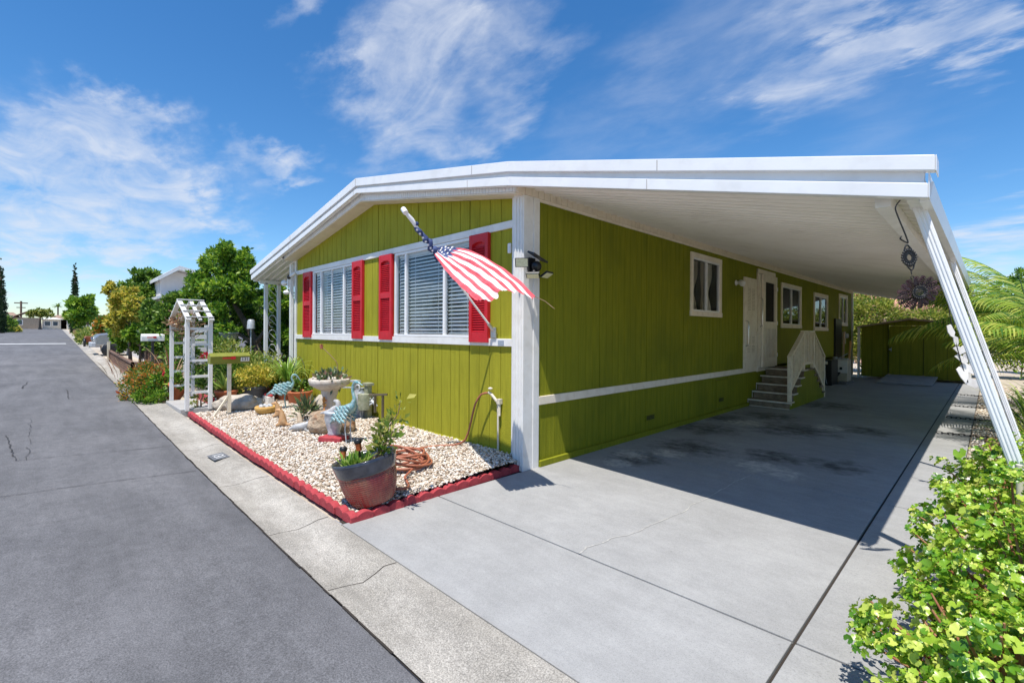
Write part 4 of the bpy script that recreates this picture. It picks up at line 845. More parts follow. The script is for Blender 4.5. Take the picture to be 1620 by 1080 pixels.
def leafset(P,D,size,aspect=.45,r=None,up=.25,fold=.25,sv=.3):
    # rhombic folded leaves at points P pointing along D
    n=len(P); D=D/np.linalg.norm(D,axis=1,keepdims=True); s=size*r.lognormal(0,sv,(n,1))
    q=r.normal(size=(n,3)); q[:,2]+=up*3; Sd=np.cross(D,q); Sd/=np.linalg.norm(Sd,axis=1,keepdims=True)+1e-9; Nn=np.cross(Sd,D)
    a=P; b=P+D*s*.5+Sd*s*aspect*.5+Nn*s*fold*.3; c=P+D*s; d=P+D*s*.5-Sd*s*aspect*.5+Nn*s*fold*.3
    V=np.stack([a,b,c,d],1).reshape(-1,3); i=np.arange(n)*4; F=np.concatenate([np.stack([i,i+1,i+2],1),np.stack([i,i+2,i+3],1)]); return V,F
def bush_leaves(name,m,parent,blobs,n,size,seed,aspect=.5,shell=.55,clump=30,spread=.16,up=.3,floor=None,minz=None):
    r=np.random.default_rng(seed); w_=np.array([b[3]*b[4]*b[5] for b in blobs])**.667; w_/=w_.sum(); PP=[];DD=[]
    nc=max(1,n//clump); idx=r.choice(len(blobs),nc,p=w_)
    for k in idx:
        b=blobs[k]; d=r.normal(size=3); d/=np.linalg.norm(d); rr=(shell+(1-shell)*r.random()**.6)*r.uniform(.86,1.10)
        c=np.array(b[:3])+d*rr*np.array(b[3:6]); sp=spread*min(b[3:6])*r.uniform(.6,1.4); q=r.normal(size=(clump,3))*sp*np.array([1,1,.8])
        P=c+q; D=q/ (np.linalg.norm(q,axis=1,keepdims=True)+1e-9)*.8+d*.6+np.array([0,0,up])+r.normal(size=(clump,3))*.5; PP.append(P); DD.append(D)
    P=np.concatenate(PP); D=np.concatenate(DD)
    if minz is not None: k=P[:,2]>minz; P=P[k]; D=D[k]
    V,F=leafset(P,D,size,aspect,r); return raw(name,V,F,m,parent)
def sprig(mb,base,path,rad_=.006): mb.tube(path,rad_,5)
r=random.Random(11); mb=MB(); tips=[]
for (dx,dy,h) in ((.10,.04,.42),(.14,.08,.55),(.05,.10,.34),(.16,.00,.30),(-.02,.08,.38),(.08,-.02,.28)):
    b0=pc+RT@Vector((.09,.05,.28)); p=[b0]; 
    for k in range(1,6): 
        t=k/5; q=b0+Vector((dx*1.3*t+r.uniform(-.02,.02),dy*1.3*t+r.uniform(-.02,.02),h*t)); p.append(q); tips+= [q]*(k>1)
    mb.tube(p,[.008,.007,.006,.005,.004,.003],6)
mb.build('stem',M['stem'],PT)
def tips_leaves(name,m,par,tips,n,sp,size,seed,aspect=.5,up=.3,down=0):
    rr=np.random.default_rng(seed); T=np.array([tuple(t) for t in tips]); P=T[rr.integers(0,len(T),n)]; q=rr.normal(size=(n,3))*sp; D=q+np.array([0,0,up*sp*3-down*sp]); V,F=leafset(P+q*.6,D+rr.normal(size=(n,3))*sp*.4,size,aspect,rr); return raw(name,V,F,m,par)
tips_leaves('foliage',M['leafshrub'],PT,tips,300,.045,.055,4)
low=[pc+RT@Vector((-.10+.02*i,-.06+.04*math.sin(i*2),.30)) for i in range(8)]+[pc+RT@Vector((-.02,-.13+.03*i,.30)) for i in range(4)]
tips_leaves('groundcover',M['spider'],PT,low,420,.045,.06,5,aspect=.28,up=.7)
def solar_light(c,R,lab,par=None):
    t=thing('solar_stake_light',lab,'garden light',c,'copper solar lights in the burgundy pot'); c=Vector(c)
    mb=MB(); mb.lathe([(.022,.0),(.022,.055)],c,16,0,R); mb.build('copper_band',mat('copper',(.65,.16,.05),rough=.3,metal=.6),t)
    mb=MB(); mb.lathe([(.027,.054),(.029,.06),(.029,.082),(.02,.088)],c,16,0,R); mb.build('cap',M['black'],t); mb=MB(); mb.tube([c,c+R@Vector((0,0,-.12))],.008,6); mb.build('stake',M['black'],t)
solar_light(pc+RT@Vector((-.15,-.10,.36)),RT@Matrix.Rotation(rad(-16),3,'X'),'copper solar light at the left rim of the burgundy pot')
solar_light(pc+RT@Vector((.03,-.04,.41)),RT@Matrix.Rotation(rad(8),3,'Y'),'copper solar light in the middle of the burgundy pot')
# ------------------------------------------------------------------ wind spinner and shell chime
WS=thing('wind_spinner','purple metal flower spinner hanging from a hook at the carport corner','wind spinner',(3.31,-.36,2.34))
camR=Vector((.7014,.7128,0)); camF=Vector((-.7128,.7014,0)); Uz=Vector((0,0,1))
def ws(a,b,dz=0): return Vector((3.345,-.345,2.0))+camR*a+Uz*b+camF*dz   # local frame: right, up
dr_=Vector((.22,-1)).normalized()   # blown off plumb
mb=MB(); hk=[ws(-.10,.335),ws(-.125,.30),ws(-.12,.26),ws(-.07,.14),ws(-.055,.10),ws(-.052,.085)]; mb.tube(smooth(hk,3),.004,6); mb.tube(smooth([ws(-.052,.085),ws(-.075,.095),ws(-.098,.11),ws(-.09,.125)],3),.004,6); mb.build('hook',M['black'],WS)
def place(a,b): return Matrix(((camR.x,camF.x,0),(camR.y,camF.y,0),(0,0,1)))
tilt=rad(12)
def loc2(c,u,v,dz=0):
    x=u*math.cos(tilt)-v*math.sin(-tilt)*-1; 
    return c+camR*(u*math.cos(tilt)+v*math.sin(tilt)*-1)+Uz*(u*math.sin(tilt)+v*math.cos(tilt))+camF*dz
c=ws(-.045,-.0); mb=MB()   # filigree drop
for s_ in (1.0,.72,.45):
    pts=[]
    for i in range(33):
        t=2*PI*i/32; rr_=.040*s_; k=abs(math.cos(t)); pts.append(loc2(c,rr_*math.sin(t)*1.0,(.040*s_)*math.cos(t)*(1+.9*abs(math.cos(t))**6)))
    mb.tube(pts,.0045,5,cap=False)
for i in range(18):
    t=2*PI*i/18; mb.ell(loc2(c,.040*math.sin(t),.044*math.cos(t)),(.008,.008,.008),6,4)
    mb.tube([loc2(c,.016*math.sin(t),.018*math.cos(t)),loc2(c,.036*math.sin(t+.2),.040*math.cos(t+.2))],.004,4)
mb.build('filigree_drop',M['black'],WS)
mb=MB(); mb.tube([ws(-.035,-.07),ws(-.03,-.10)],.003,5); mb.tube([ws(-.026,-.118)+(camR*.010*math.cos(t)+Uz*.010*math.sin(t)) for t in [2*PI*i/12 for i in range(13)]],.0025,5); mb.build('chain_link',M['black'],WS)
c=ws(.010,-.205); NP=16
mb=MB()
for k in range(NP):
    t=2*PI*k/NP+.1; 
    for q in range(6):
        r0=.038+.012*q; r1=r0+.0108; hw=.006+.0115*math.sin(min(1,(q+1.2)/6)*PI*.62)
        n=6; A_=[];B2=[]
        for i in range(n+1):
            s_=-1+2*i/n; bow=.010*(1-s_*s_)
            for (rr_,lst) in ((r0,A_),(r1,B2)):
                u_=rr_+bow; lst.append(loc2(c,(u_*math.cos(t)-hw*s_*math.sin(t)),(u_*math.sin(t)+hw*s_*math.cos(t))*.82,-.012*math.cos(t-1.0)*q*.4+(.006 if k%2 else 0)))
        mb.add(A_+B2,[(i,i+1,n+2+i,n+1+i) for i in range(n)],0,True)
    for sg in (-1,1):
        mb.tube([loc2(c,(.036*math.cos(t)),(.036*math.sin(t))*.82),loc2(c,((.07)*math.cos(t)-sg*.014*math.sin(t)),((.07)*math.sin(t)+sg*.014*math.cos(t))*.82,-.006),loc2(c,(.115*math.cos(t)),(.115*math.sin(t))*.82,-.012*math.cos(t-1.0)*2)],.0022,4)
mb.build('petal_ring',M['spin'],WS)
mb=MB()
for rr_ in (.036,.028): mb.tube([loc2(c,rr_*math.cos(t),rr_*.85*math.sin(t),-.01) for t in [2*PI*i/20 for i in range(21)]],.004,5,cap=False)
for i in range(22):
    t=2*PI*i/22; mb.ell(loc2(c,.042*math.cos(t),.042*.85*math.sin(t),-.012),(.005,.005,.005),6,4)
for i in range(5): mb.tube([loc2(c,-.022,-.02+.01*i,-.01),loc2(c,.024,-.018+.01*i,-.01)],.003,4)
mb.build('hub',M['black'],WS)
CH=thing('shell_chime','string of white shell discs hanging beside the second carport post','wind chime',(3.36,2.0,2.3))
pc0=Vector((3.33,2.05,2.27)); 
def cs(a,b): return Vector((3.35,2.02,2.27))+camR*a+Uz*b
mb=MB(); mb.tube(smooth([cs(-.02,0),cs(.0,-.2),cs(.04,-.5),cs(.08,-.70),cs(.16,-1.0),cs(.22,-1.17)],4),.004,5); mb.build('cord',M['black'],CH)
r=random.Random(4)
for (a,b,s_) in ((.05,-.68,.065),(.10,-.78,.05),(.14,-.86,.055),(.16,-.95,.055),(.19,-.93,.045),(.22,-1.03,.06),(.17,-1.10,.075),(.23,-1.16,.075),(.20,-.86,.045)):
    mb=MB(); c=cs(a,b); n=7; e1=(camR*r.uniform(.7,1)+Uz*r.uniform(-.5,.5)+camF*r.uniform(-.4,.4)).normalized(); e2=e1.cross(camF).normalized(); vs=[c+(e1*math.cos(2*PI*i/n+r.random())*r.uniform(.75,1.1)+e2*math.sin(2*PI*i/n)*r.uniform(.75,1.1))*s_*.9 for i in range(n)]; off=camF*.004
    mb.add([p-off for p in vs]+[p+off for p in vs],[tuple(range(n)),tuple(range(2*n-1,n-1,-1))]+[(i,i+n,(i+1)%n+n,(i+1)%n) for i in range(n)]); mb.build('shell_disc',M['shell'],CH)
# chains laid across the slab edge
for i,(y,x0_,x1_) in enumerate(((5.95,3.10,4.0),(7.9,3.12,3.95),(9.9,3.10,3.9),(12.6,3.10,3.8))):
    mb=MB(); x=x0_; k=0
    while x<x1_:
        c=Vector((x,y+.03*math.sin(x*4+i),.018)); e=(Vector((1,0,0)),Vector((0,1,0)) if k%2 else Vector((0,.5,.6)).normalized())
        mb.tube([c+e[0]*.042*math.cos(t)+e[1]*.019*math.sin(t) for t in [2*PI*q/10 for q in range(11)]],.006,5,cap=False); x+=.062; k+=1
    tag(mb.build('ground_chain',M['black']),['black chain lying across the slab edge nearest the street','second black chain from the street across the slab edge','third black chain from the street across the slab edge','black chain across the slab edge nearest the shed'][i],'chain','black chains across the slab edge')
mb=MB(); mb.ell((3.75,5.6,.03),(.16,.12,.07),9,6,jit=.15,rng=random.Random(3)); tag(mb.build('dry_leaf_heap',M['dry']),'curled brown dry leaf on the pebbles by the posts','dry leaf')
# ------------------------------------------------------------------ mailboxes
def mailbox(x,y,z0,zb,L_,w_,h_,m,post,lab,green):
    t=thing('mailbox',lab,'mailbox',(x,y,z0))
    mb=MB(); pr=[(-w_/2*.86,0),(w_/2*.86,0),(w_/2,h_*.62),(w_/2*1.12,h_*.70),(0,h_),(-w_/2*1.12,h_*.70),(-w_/2,h_*.62)] if green else [(-w_/2,0),(w_/2,0)]+[(w_/2*math.cos(a),h_*.55+h_*.45*math.sin(a)) for a in [PI*i/10 for i in range(11)]]
    mb.prism([(x+p,zb+q) for p,q in pr],'y',y-L_/2,y+L_/2); b=mb.build('box',m,t,bevel=.004)
    mb=MB(); mb.bar((x+w_/2+.012,y-.13,zb+h_*.52),(x+w_/2+.012,y+.02,zb+h_*.52),.008,.022,up=(0,0,1)); mb.box(x+w_/2+.006,x+w_/2+.018,y+.0,y+.07,zb+h_*.40,zb+h_*.66); mb.build('flag',M['red'],b)
    mb=MB(); mb.box(x-.028,x+.028,y-.028,y+.028,z0,zb); mb.build('post',post,t,bevel=.003)
    return t,b
t,b=mailbox(-5.8,-1.70,.10,.97,.62,.22,.19,M['mailgreen'],M['beige'],'green mailbox numbered 131 with red flag on a pale post in the gravel',True)
mb=MB(); 
mb.add([(-5.686,-1.55,1.005),(-5.686,-1.41,1.005),(-5.676,-1.41,1.078),(-5.676,-1.55,1.078)],[(0,1,2,3)]); mb.build('number_plate',M['white'],b)
digits('131',(-5.672,-1.48,1.042),(PI/2,0,PI/2),.078,M['black'],b)
mb=MB(); mb.bar((-5.74,-1.95,.06),(-5.79,-1.70,.42),.03,.03); tag(mb.build('leaning_stick',M['beige']),'pale stick leaning against the post of the green mailbox','stick')
mailbox(-12.2,-1.98,.15,1.26,.50,.17,.19,M['white'],mat('dark post',(.06,.05,.05),rough=.7),'white mailbox with red flag on a dark post in front of the hedge trees',False)
# ------------------------------------------------------------------ arbor
AR=thing('garden_arbor','white wooden garden arbor with ladder sides and gabled lattice top','arbor',(-7.25,-2.0,.1))
for x,nm in ((-6.5,0),(-8.0,1)):
    for y in (-2.2,-1.84):
        mb=MB(); mb.box(x-.032,x+.032,y-.032,y+.032,.10,1.80); mb.build('post',M['white'],AR,bevel=.003)
    for k in range(5):
        mb=MB(); z=.40+.29*k; mb.box(x-.012,x+.012,y-.36+.0,y,z,z+.045) if False else mb.box(x-.014,x+.014,-2.168,-1.872,z,z+.045); mb.build('rung',M['white'],AR)
mb=MB()
for y,w_ in ((-2.2,.075),(-2.02,.05),(-1.84,.075)):
    for s_ in (-1,1): mb.bar((-7.25+s_*.86,y,1.74),(-7.25,y,2.12),w_,.03)
for s_ in (-1,1):
    for q in (0.03,.35,.66,.96): 
        a=Vector((-7.25+s_*.84,0,1.765)).lerp(Vector((-7.25,0,2.135)),q); mb.box(a.x-.035,a.x+.035,-2.235,-1.805,a.z+.014,a.z+.03)
    mb.bar((-7.25+s_*.5,-2.19,1.62),(-7.25+s_*.74,-2.19,1.78),.03,.04)
mb.build('lattice_roof',M['white'],AR)
mb=MB(); mb.box(-7.9,-6.62,-1.79,-1.74,.10,.24); 
for k in range(8): mb.cbox((-7.82+.16*k,-1.765,.25),(.15,.06,.05))
tag(mb.build('planter_edge',M['edging'],bevel=.008),'low red scalloped planter edge under the arbor','edging')
VR=thing('climbing_vine','dry twiggy vine draped over the left roof slope of the arbor','vine',(-7.9,-2.0,1.6))
r=random.Random(7); mb=MB()
for k in range(40):
    a=Vector((-8.05+r.uniform(0,.6),-2.2+r.uniform(0,.4),1.55+r.uniform(-.15,.35))); mb.tube([a,a+Vector((r.uniform(-.2,.2),r.uniform(-.2,.2),r.uniform(-.15,.15))),a+Vector((r.uniform(-.25,.25),r.uniform(-.2,.2),r.uniform(-.1,.2)))],.006,4)
mb.build('twigs',M['stem'],VR); bush_leaves('foliage',M['dry'],VR,[(-7.85,-2.0,1.75,.3,.25,.18)],500,.05,31)
bush_leaves('leaves',M['leafmid'],VR,[(-8.05,-2.0,1.0,.14,.3,.7)],1100,.06,32)
# ------------------------------------------------------------------ rocks and ornaments
def rock(name,c,rd,m,seed,lab,rz=0):
    bm=bmesh.new(); bmesh.ops.create_icosphere(bm,subdivisions=4,radius=1); r=np.random.default_rng(seed)
    from mathutils import noise
    R=Matrix.Rotation(rz,3,'Z')
    for v in bm.verts:
        p=v.co.copy(); d=1+.22*noise.noise(p*1.3+Vector((seed,0,0)))+.08*noise.noise(p*4+Vector((seed,3,0))); p=p*d; p.z=max(p.z,-.7)
        v.co=Vector(c)+R@Vector((p.x*rd[0],p.y*rd[1],p.z*rd[2]))
    me=bpy.data.meshes.new(name); bm.to_mesh(me); bm.free(); me.materials.append(m); me.polygons.foreach_set('use_smooth',[True]*len(me.polygons)); o=bpy.data.objects.new(name,me); COL.objects.link(o); tag(o,lab,'rock')
rock('boulder',(-3.02,-1.06,.24),(.36,.23,.20),M['rock'],3,'brown boulder lying on the gravel between the birdbath and the heron statue',.7)
rock('boulder',(-6.2,-1.45,.20),(.42,.22,.16),M['rockgrey'],5,'pale flat boulder behind the post of the green mailbox',.8)
rock('boulder',(-4.35,-.62,.26),(.22,.2,.2),M['rockgrey'],8,'pale boulder behind the animal figurines left of the birdbath',0)
BB=thing('birdbath_planter','concrete birdbath planter on a pedestal filled with succulents','birdbath',(-3.7,-.80,.1))
c=(-3.7,-.80,.09)
mb=MB(); mb.lathe([(.20,0),(.20,.05),(.15,.08),(.11,.14),(.10,.30),(.105,.42),(.13,.50),(.12,.54)],c,24); mb.build('pedestal',M['stone'],BB)
mb=MB(); mb.lathe([(.12,.52),(.20,.56),(.30,.62),(.315,.70),(.30,.715),(.285,.69),(.25,.66),(.05,.65)],c,32); mb.build('basin',M['stone'],BB)
mb=MB(); mb.lathe([(.28,.675),(.15,.70),(.01,.71)],c,24); mb.build('soil',M['soil'],BB)
tips_leaves('succulents',M['succ'],BB,[Vector((-3.7+q*.07,-.8+.12*math.sin(q*2.1),.80)) for q in range(-3,4)],900,.07,.06,41,aspect=.5,up=.6)
mb=MB(); r=random.Random(5)
for k in range(26): a=r.uniform(0,6.28); d=r.uniform(.05,.26); mb.ell((-3.7+d*math.cos(a),-.8+d*math.sin(a),.80+r.uniform(0,.05)),(.035,.03,.028),7,5)
mb.build('white_stones',M['stone'],BB)
BF=thing('butterfly_stake','rusty butterfly ornament on a thin bent stem rising from the birdbath','garden stake',(-3.62,-.75,.8))
mb=MB(); mb.tube(smooth([(-3.6,-.72,.78),(-3.6,-.72,1.02),(-3.66,-.78,1.14),(-3.76,-.88,1.28)],4),.006,6); mb.build('stem',M['stem'],BF)
mb=MB(); mb.cbox((-3.78,-.90,1.31),(.02,.02,.07)); 
for s_ in (-1,1): mb.prism([(-3.78,1.30),(-3.78+s_*.06,1.34),(-3.78+s_*.05,1.28),(-3.78+s_*.03,1.26)],'y',-.905,-.898)
mb.build('wings',mat('rusty metal',(.25,.06,.03),(.35,.12,.06),rough=.7),BF)
TU=thing('turtle_plaque','orange and brown gecko ornaments fixed to the birdbath pedestal','ornament',(-3.62,-.93,.4))
mb=MB(); mb.ell((-3.62,-.925,.48),(.035,.02,.055)); mb.ell((-3.60,-.925,.40),(.03,.02,.04)); mb.ell((-3.60,-.93,.32),(.025,.015,.04))
for dx,dz in ((.05,.03),(-.05,.03),(.05,-.04),(-.05,-.04)): mb.ell((-3.61+dx,-.92,.45+dz),(.022,.012,.012))
mb.build('figure',mat('orange glaze',(.45,.12,.02),(.6,.28,.05),scale=20,rough=.4),TU)
def sk(name,verts,edges,m,par,sub=2):
    me=bpy.data.meshes.new(name); W=wloc(par); me.from_pydata([tuple(Vector(v[:3])-W) for v in verts],edges,[]); o=bpy.data.objects.new(name,me); COL.objects.link(o)
    if par: o.parent=par
    s=o.modifiers.new('skin','SKIN'); s.use_smooth_shade=True
    for i,v in enumerate(verts): me.skin_vertices[0].data[i].radius=(v[3],v[3]); me.skin_vertices[0].data[i].use_root=(i==0)
    q=o.modifiers.new('sub','SUBSURF'); q.levels=sub; q.render_levels=sub; me.materials.append(m); return o
def heron(base,rz,s,lab,m,m2,bend=0,grp='metal heron statues'):
    t=thing('heron_statue',lab,'statue',base,grp); B=Vector(base); R=Matrix.Rotation(rz,3,'Z')
    def q(x,y,z,r_): p=B+R@Vector((x*s,y*s,z*s)); return (p.x,p.y,p.z,r_*s)
    if not bend: chain=[(0,0,.46,.085),(-.13,0,.42,.075),(-.24,0,.34,.04),(-.34,0,.25,.012),(.10,0,.54,.055),(.13,0,.64,.028),(.09,0,.74,.022),(.10,0,.83,.021),(.14,0,.88,.024),(.20,0,.87,.017),(.28,0,.83,.004)]
    else: chain=[(0,0,.40,.085),(-.13,0,.40,.075),(-.24,0,.36,.04),(-.34,0,.30,.012),(.12,0,.44,.05),(.17,0,.54,.026),(.13,0,.63,.022),(.15,0,.70,.022),(.21,0,.70,.024),(.26,0,.64,.015),(.31,0,.56,.004)]
    sk('body',[q(*c) for c in chain],[(0,1),(1,2),(2,3),(0,4),(4,5),(5,6),(6,7),(7,8),(8,9),(9,10)],m,t)
    for sg in (-1,1):
        sk('leg',[q(.02,.045*sg,.40,.016),q(.0,.05*sg,.22,.009),q(.03,.05*sg,.0,.008),q(.09,.06*sg,.0,.006)],[(0,1),(1,2),(2,3)],m2,t,1)
        mb=MB()
        for k in range(4):
            for j in range(5-k//2):
                c=B+R@Vector(((.08-.075*k-.02*j)*s,sg*(.075+.006*j-.01*k)*s,(.53-.05*j-.015*k)*s)); mb.ell(c,(.055*s,.012*s,.022*s),8,4,R@Matrix.Rotation(.5,3,'Y'))
        mb.build('wing',m,t)
    return t
heron((-2.22,-1.20,.09),rad(20),.92,'tall turquoise metal heron statue with folded neck beside the grey urn',M['steelblue'],M['greymetal'])
heron((-5.55,-.85,.10),rad(65),.90,'bent-necked turquoise metal heron statue at the left of the gravel bed',M['steelblue'],M['steelblue'],1)
heron((-3.55,-.28,.10),rad(200),.80,'grey metal heron statue by the wall next to the wooden pump',M['greymetal'],M['greymetal'],1)
UR=thing('urn_statue','grey urn shaped statue with a white bird on top, standing on a red brick','statue',(-2.62,-1.20,.12))
mb=MB(); mb.lathe([(.075,0),(.085,.02),(.075,.04),(.10,.12),(.125,.22),(.12,.28),(.135,.30),(.12,.32),(.05,.31)],(-2.58,-1.22,.15),22); mb.build('urn',M['greymetal'],UR)
sk('bird',[(-2.60,-1.20,.47,.055),(-2.68,-1.27,.45,.03),(-2.76,-1.34,.43,.010),(-2.57,-1.16,.53,.045),(-2.58,-1.17,.60,.040),(-2.63,-1.21,.60,.014)],[(0,1),(1,2),(0,3),(3,4),(4,5)],mat('off white ceramic',(.36,.35,.35),(.52,.5,.48),scale=12,rough=.5),UR)
mb=MB(); mb.cbox((-2.48,-1.27,.12),(.34,.20,.07),Matrix.Rotation(.5,3,'Z')); tag(mb.build('red_brick',M['edging'],bevel=.01),'flat red brick under the grey urn statue','brick')
PM=thing('pump_ornament','weathered wooden hand pump ornament with pale metal vase by the wall','garden ornament',(-3.85,-.25,.1))
mb=MB(); mb.lathe([(.10,0),(.115,.1),(.12,.3),(.10,.44),(.07,.5),(.08,.52)],(-3.72,-.28,.09),18); mb.build('vase',M['greymetal'],PM)
mb=MB(); mb.box(-3.60,-3.50,-.26,-.18,.09,.66); mb.box(-3.64,-3.46,-.28,-.16,.66,.70); mb.lathe([(.11,0),(.12,.12),(.11,.25)],(-3.50,-.30,.28),14); mb.build('pump_post',mat('mossy timber',(.20,.22,.14),(.38,.38,.28),scale=14,rough=.9),PM)
mb=MB(); mb.box(-3.86,-3.78,-.34,-.28,.09,.70); mb.box(-3.92,-3.72,-.36,-.26,.70,.73); mb.bar((-3.9,-.3,.60),(-4.05,-.42,.60),.05,.02); mb.build('arm',M['greymetal'],PM)
HK=thing('hooked_stake','short dark stake with a bird feeder crosspiece beside the wall','garden stake',(-2.95,-.30,.1))
mb=MB(); mb.box(-2.93,-2.90,-.32,-.29,.09,.58); mb.box(-3.02,-2.99,-.40,-.37,.30,.56); mb.bar((-2.86,-.26,.58),(-3.08,-.45,.57),.035,.03); mb.build('frame',mat('dark timber',(.08,.065,.04),(.16,.13,.08),rough=.9),HK)
def animal(base,rz,s,lab,m,kind,m2=None,grp='small animal figurines on the gravel'):
    t=thing('animal_figurine',lab,'figurine',base,grp); B=Vector(base); R=Matrix.Rotation(rz,3,'Z')
    def q(x,y,z,r_): p=B+R@Vector((x*s,y*s,z*s)); return (p.x,p.y,p.z,r_*s)
    if kind=='sit':
        v=[(0,0,.10,.085),(0,0,.20,.07),(.03,0,.30,.055),(.06,0,.37,.055),(.13,0,.35,.028),(.17,0,.345,.014),(.06,.05,.06,.03),(.13,.05,.02,.025),(.06,-.05,.06,.03),(.13,-.05,.02,.025),(-.10,.02,.04,.03),(-.18,.04,.05,.02)]
        e=[(0,1),(1,2),(2,3),(3,4),(4,5),(0,6),(6,7),(0,8),(8,9),(0,10),(10,11)]
        ears=[(.04,.035,.42),(.04,-.035,.42)]
    else:
        v=[(0,0,.12,.085),(.14,0,.12,.075),(.24,0,.20,.05),(.30,0,.23,.045),(.37,0,.205,.02),(-.12,0,.09,.05),(-.22,.04,.04,.022),(.16,.06,.03,.028),(.25,.07,.015,.02),(.16,-.06,.03,.028),(.25,-.07,.015,.02)]
        e=[(0,1),(1,2),(2,3),(3,4),(0,5),(5,6),(1,7),(7,8),(1,9),(9,10)]; ears=[(.28,.03,.28),(.28,-.03,.28)]
    sk('body',[q(*c) for c in v],e,m,t)
    mb=MB()
    for c in ears: p=q(*c,0); mb.ell(p[:3],(.012*s,.012*s,.035*s),8,5)
    mb.build('ear',m2 or m,t); return t
wh=mat('white glazed figurine',(.34,.35,.36),(.52,.52,.52),scale=14,rough=.5)
animal((-3.95,-1.42,.09),rad(230),.70,'upright tan fox figurine with a pale front, nearest the gutter',M['fox'],'sit')
animal((-4.75,-1.22,.10),rad(240),.66,'tan squirrel figurine behind the upright fox figurine',M['fox'],'sit')
animal((-3.42,-1.38,.09),rad(60),.62,'pale grey lying dog figurine left of the brown boulder',wh,'lie')
animal((-3.85,-1.20,.09),rad(210),.52,'cream rabbit figurine between the fox and the grey dog figurines',mat('cream figurine',(.5,.38,.26),(.66,.55,.42),scale=12,rough=.6),'sit')
t=thing('basket_ornament','low yellow woven basket ornament with white eggs left of the figurines','ornament',(-5.3,-1.25,.1))
mb=MB(); mb.lathe([(.10,0),(.16,.05),(.18,.12),(.16,.14),(.14,.10)],(-5.3,-1.25,.09),20); mb.build('basket',mat('yellow wicker',(.45,.25,.06),(.6,.38,.12),scale=30,rough=.8),t)
mb=MB(); [mb.ell((-5.3+.08*math.cos(k),-1.25+.08*math.sin(k),.22),(.05,.04,.04),8,6) for k in range(6)]; mb.build('egg',wh,t)
t=thing('succulent_cluster','dark spiky succulent beside the animal figurines','plant',(-4.3,-1.0,.1)); tips_leaves('foliage',M['succ'],t,[Vector((-4.3+.06*k,-1.0+.05*math.sin(k),.20+.03*k)) for k in range(5)],260,.08,.13,43,aspect=.2,up=.5)
# ------------------------------------------------------------------ potted plants
def pot(c,r0,r1,h,m,par,name='pot'):
    mb=MB(); mb.lathe([(r0,0),(r0*1.02,.01),(r1*.96,h*.84),(r1*1.06,h*.85),(r1*1.08,h),(r1*.96,h),(r1*.92,h*.88),(.01,h*.88)],c,28); return mb.build(name,m,par)
def blades(name,m,par,c,n,ln,w_,seed,droop=.6,upmin=.5,seg=7,spread=.03):
    r=random.Random(seed); mb=MB()
    for k in range(n):
        a=r.uniform(0,2*PI); el=r.uniform(upmin,1.45); l_=ln*r.uniform(.65,1.1); d=Vector((math.cos(a),math.sin(a),0)); s_=Vector((-math.sin(a),math.cos(a),0)); p=Vector(c)+d*r.uniform(0,spread); vs=[]
        for i in range(seg+1):
            t=i/seg; ww=w_*math.sin(PI*min(1,.12+t*.88))**.6*(1-t*.55); vs+=[p-s_*ww,p+Vector((0,0,-ww*.3)),p+s_*ww]
            e=el-droop*2.2*t*t-.25*t; p=p+(d*math.cos(e)+Vector((0,0,math.sin(e))))*l_/seg
        mb.add(vs,[(3*i+j,3*i+j+1,3*i+j+4,3*i+j+3) for i in range(seg) for j in range(2)],0,True)
    return mb.build(name,m,par)
t=thing('potted_plant','agave like plant in a terracotta pot beside the arbor post','potted plant',(-6.75,-1.52,.1)); pot((-6.75,-1.52,.10),.13,.19,.30,M['terracotta'],t); blades('foliage',M['spider'],t,(-6.75,-1.52,.38),22,.42,.045,3,droop=.15,upmin=.7)
t=thing('potted_plant','bushy variegated shrub in a dark grey pot near the mailbox','potted plant',(-6.75,-1.0,.1)); pot((-6.75,-1.0,.10),.17,.22,.34,mat('slate pot',(.06,.07,.085),(.10,.11,.125),rough=.5),t); bush_leaves('foliage',M['leafyellow'],t,[(-6.75,-1.0,.62,.36,.36,.22)],2600,.05,51,minz=.40)
mb=MB(); [mb.tube([(-6.75,-1.0,.40),(-6.75+.2*math.cos(k),-1.0+.2*math.sin(k),.66)],.008,5) for k in range(6)]; mb.build('stem',M['stem'],t)
t=thing('potted_plant','spider plant with long arching leaves in a terracotta pot by the porch','potted plant',(-6.6,-.45,.1)); pot((-6.6,-.45,.10),.15,.20,.34,M['terracotta'],t); blades('foliage',M['spider'],t,(-6.6,-.45,.44),110,.85,.018,4,droop=.8,upmin=.75,spread=.08)
mb=MB(); mb.tube(smooth([(-6.6,-.4,.5),(-6.45,-.3,1.0),(-6.25,-.25,.9),(-6.1,-.25,.6)],5),.005,5); mb.tube(smooth([(-6.6,-.4,.5),(-6.5,-.5,1.0),(-6.2,-.5,1.02),(-6.0,-.5,.8)],5),.005,5); mb.build('runner',M['black'],t)
t=thing('potted_plant','small leafy plant in a terracotta pot between the grey pot and the spider plant','potted plant',(-7.0,-.7,.1)); pot((-6.95,-.62,.10),.11,.15,.30,M['terracotta'],t); bush_leaves('foliage',M['leafmid'],t,[(-6.95,-.62,.50,.16,.16,.14)],420,.07,52)
t=thing('potted_plant','wide terracotta bowl partly hidden behind the left heron statue','potted plant',(-6.0,-.45,.1)); pot((-6.0,-.42,.10),.17,.23,.26,M['terracotta'],t); bush_leaves('foliage',M['leafdark'],t,[(-6.0,-.42,.42,.2,.2,.12)],300,.08,53)
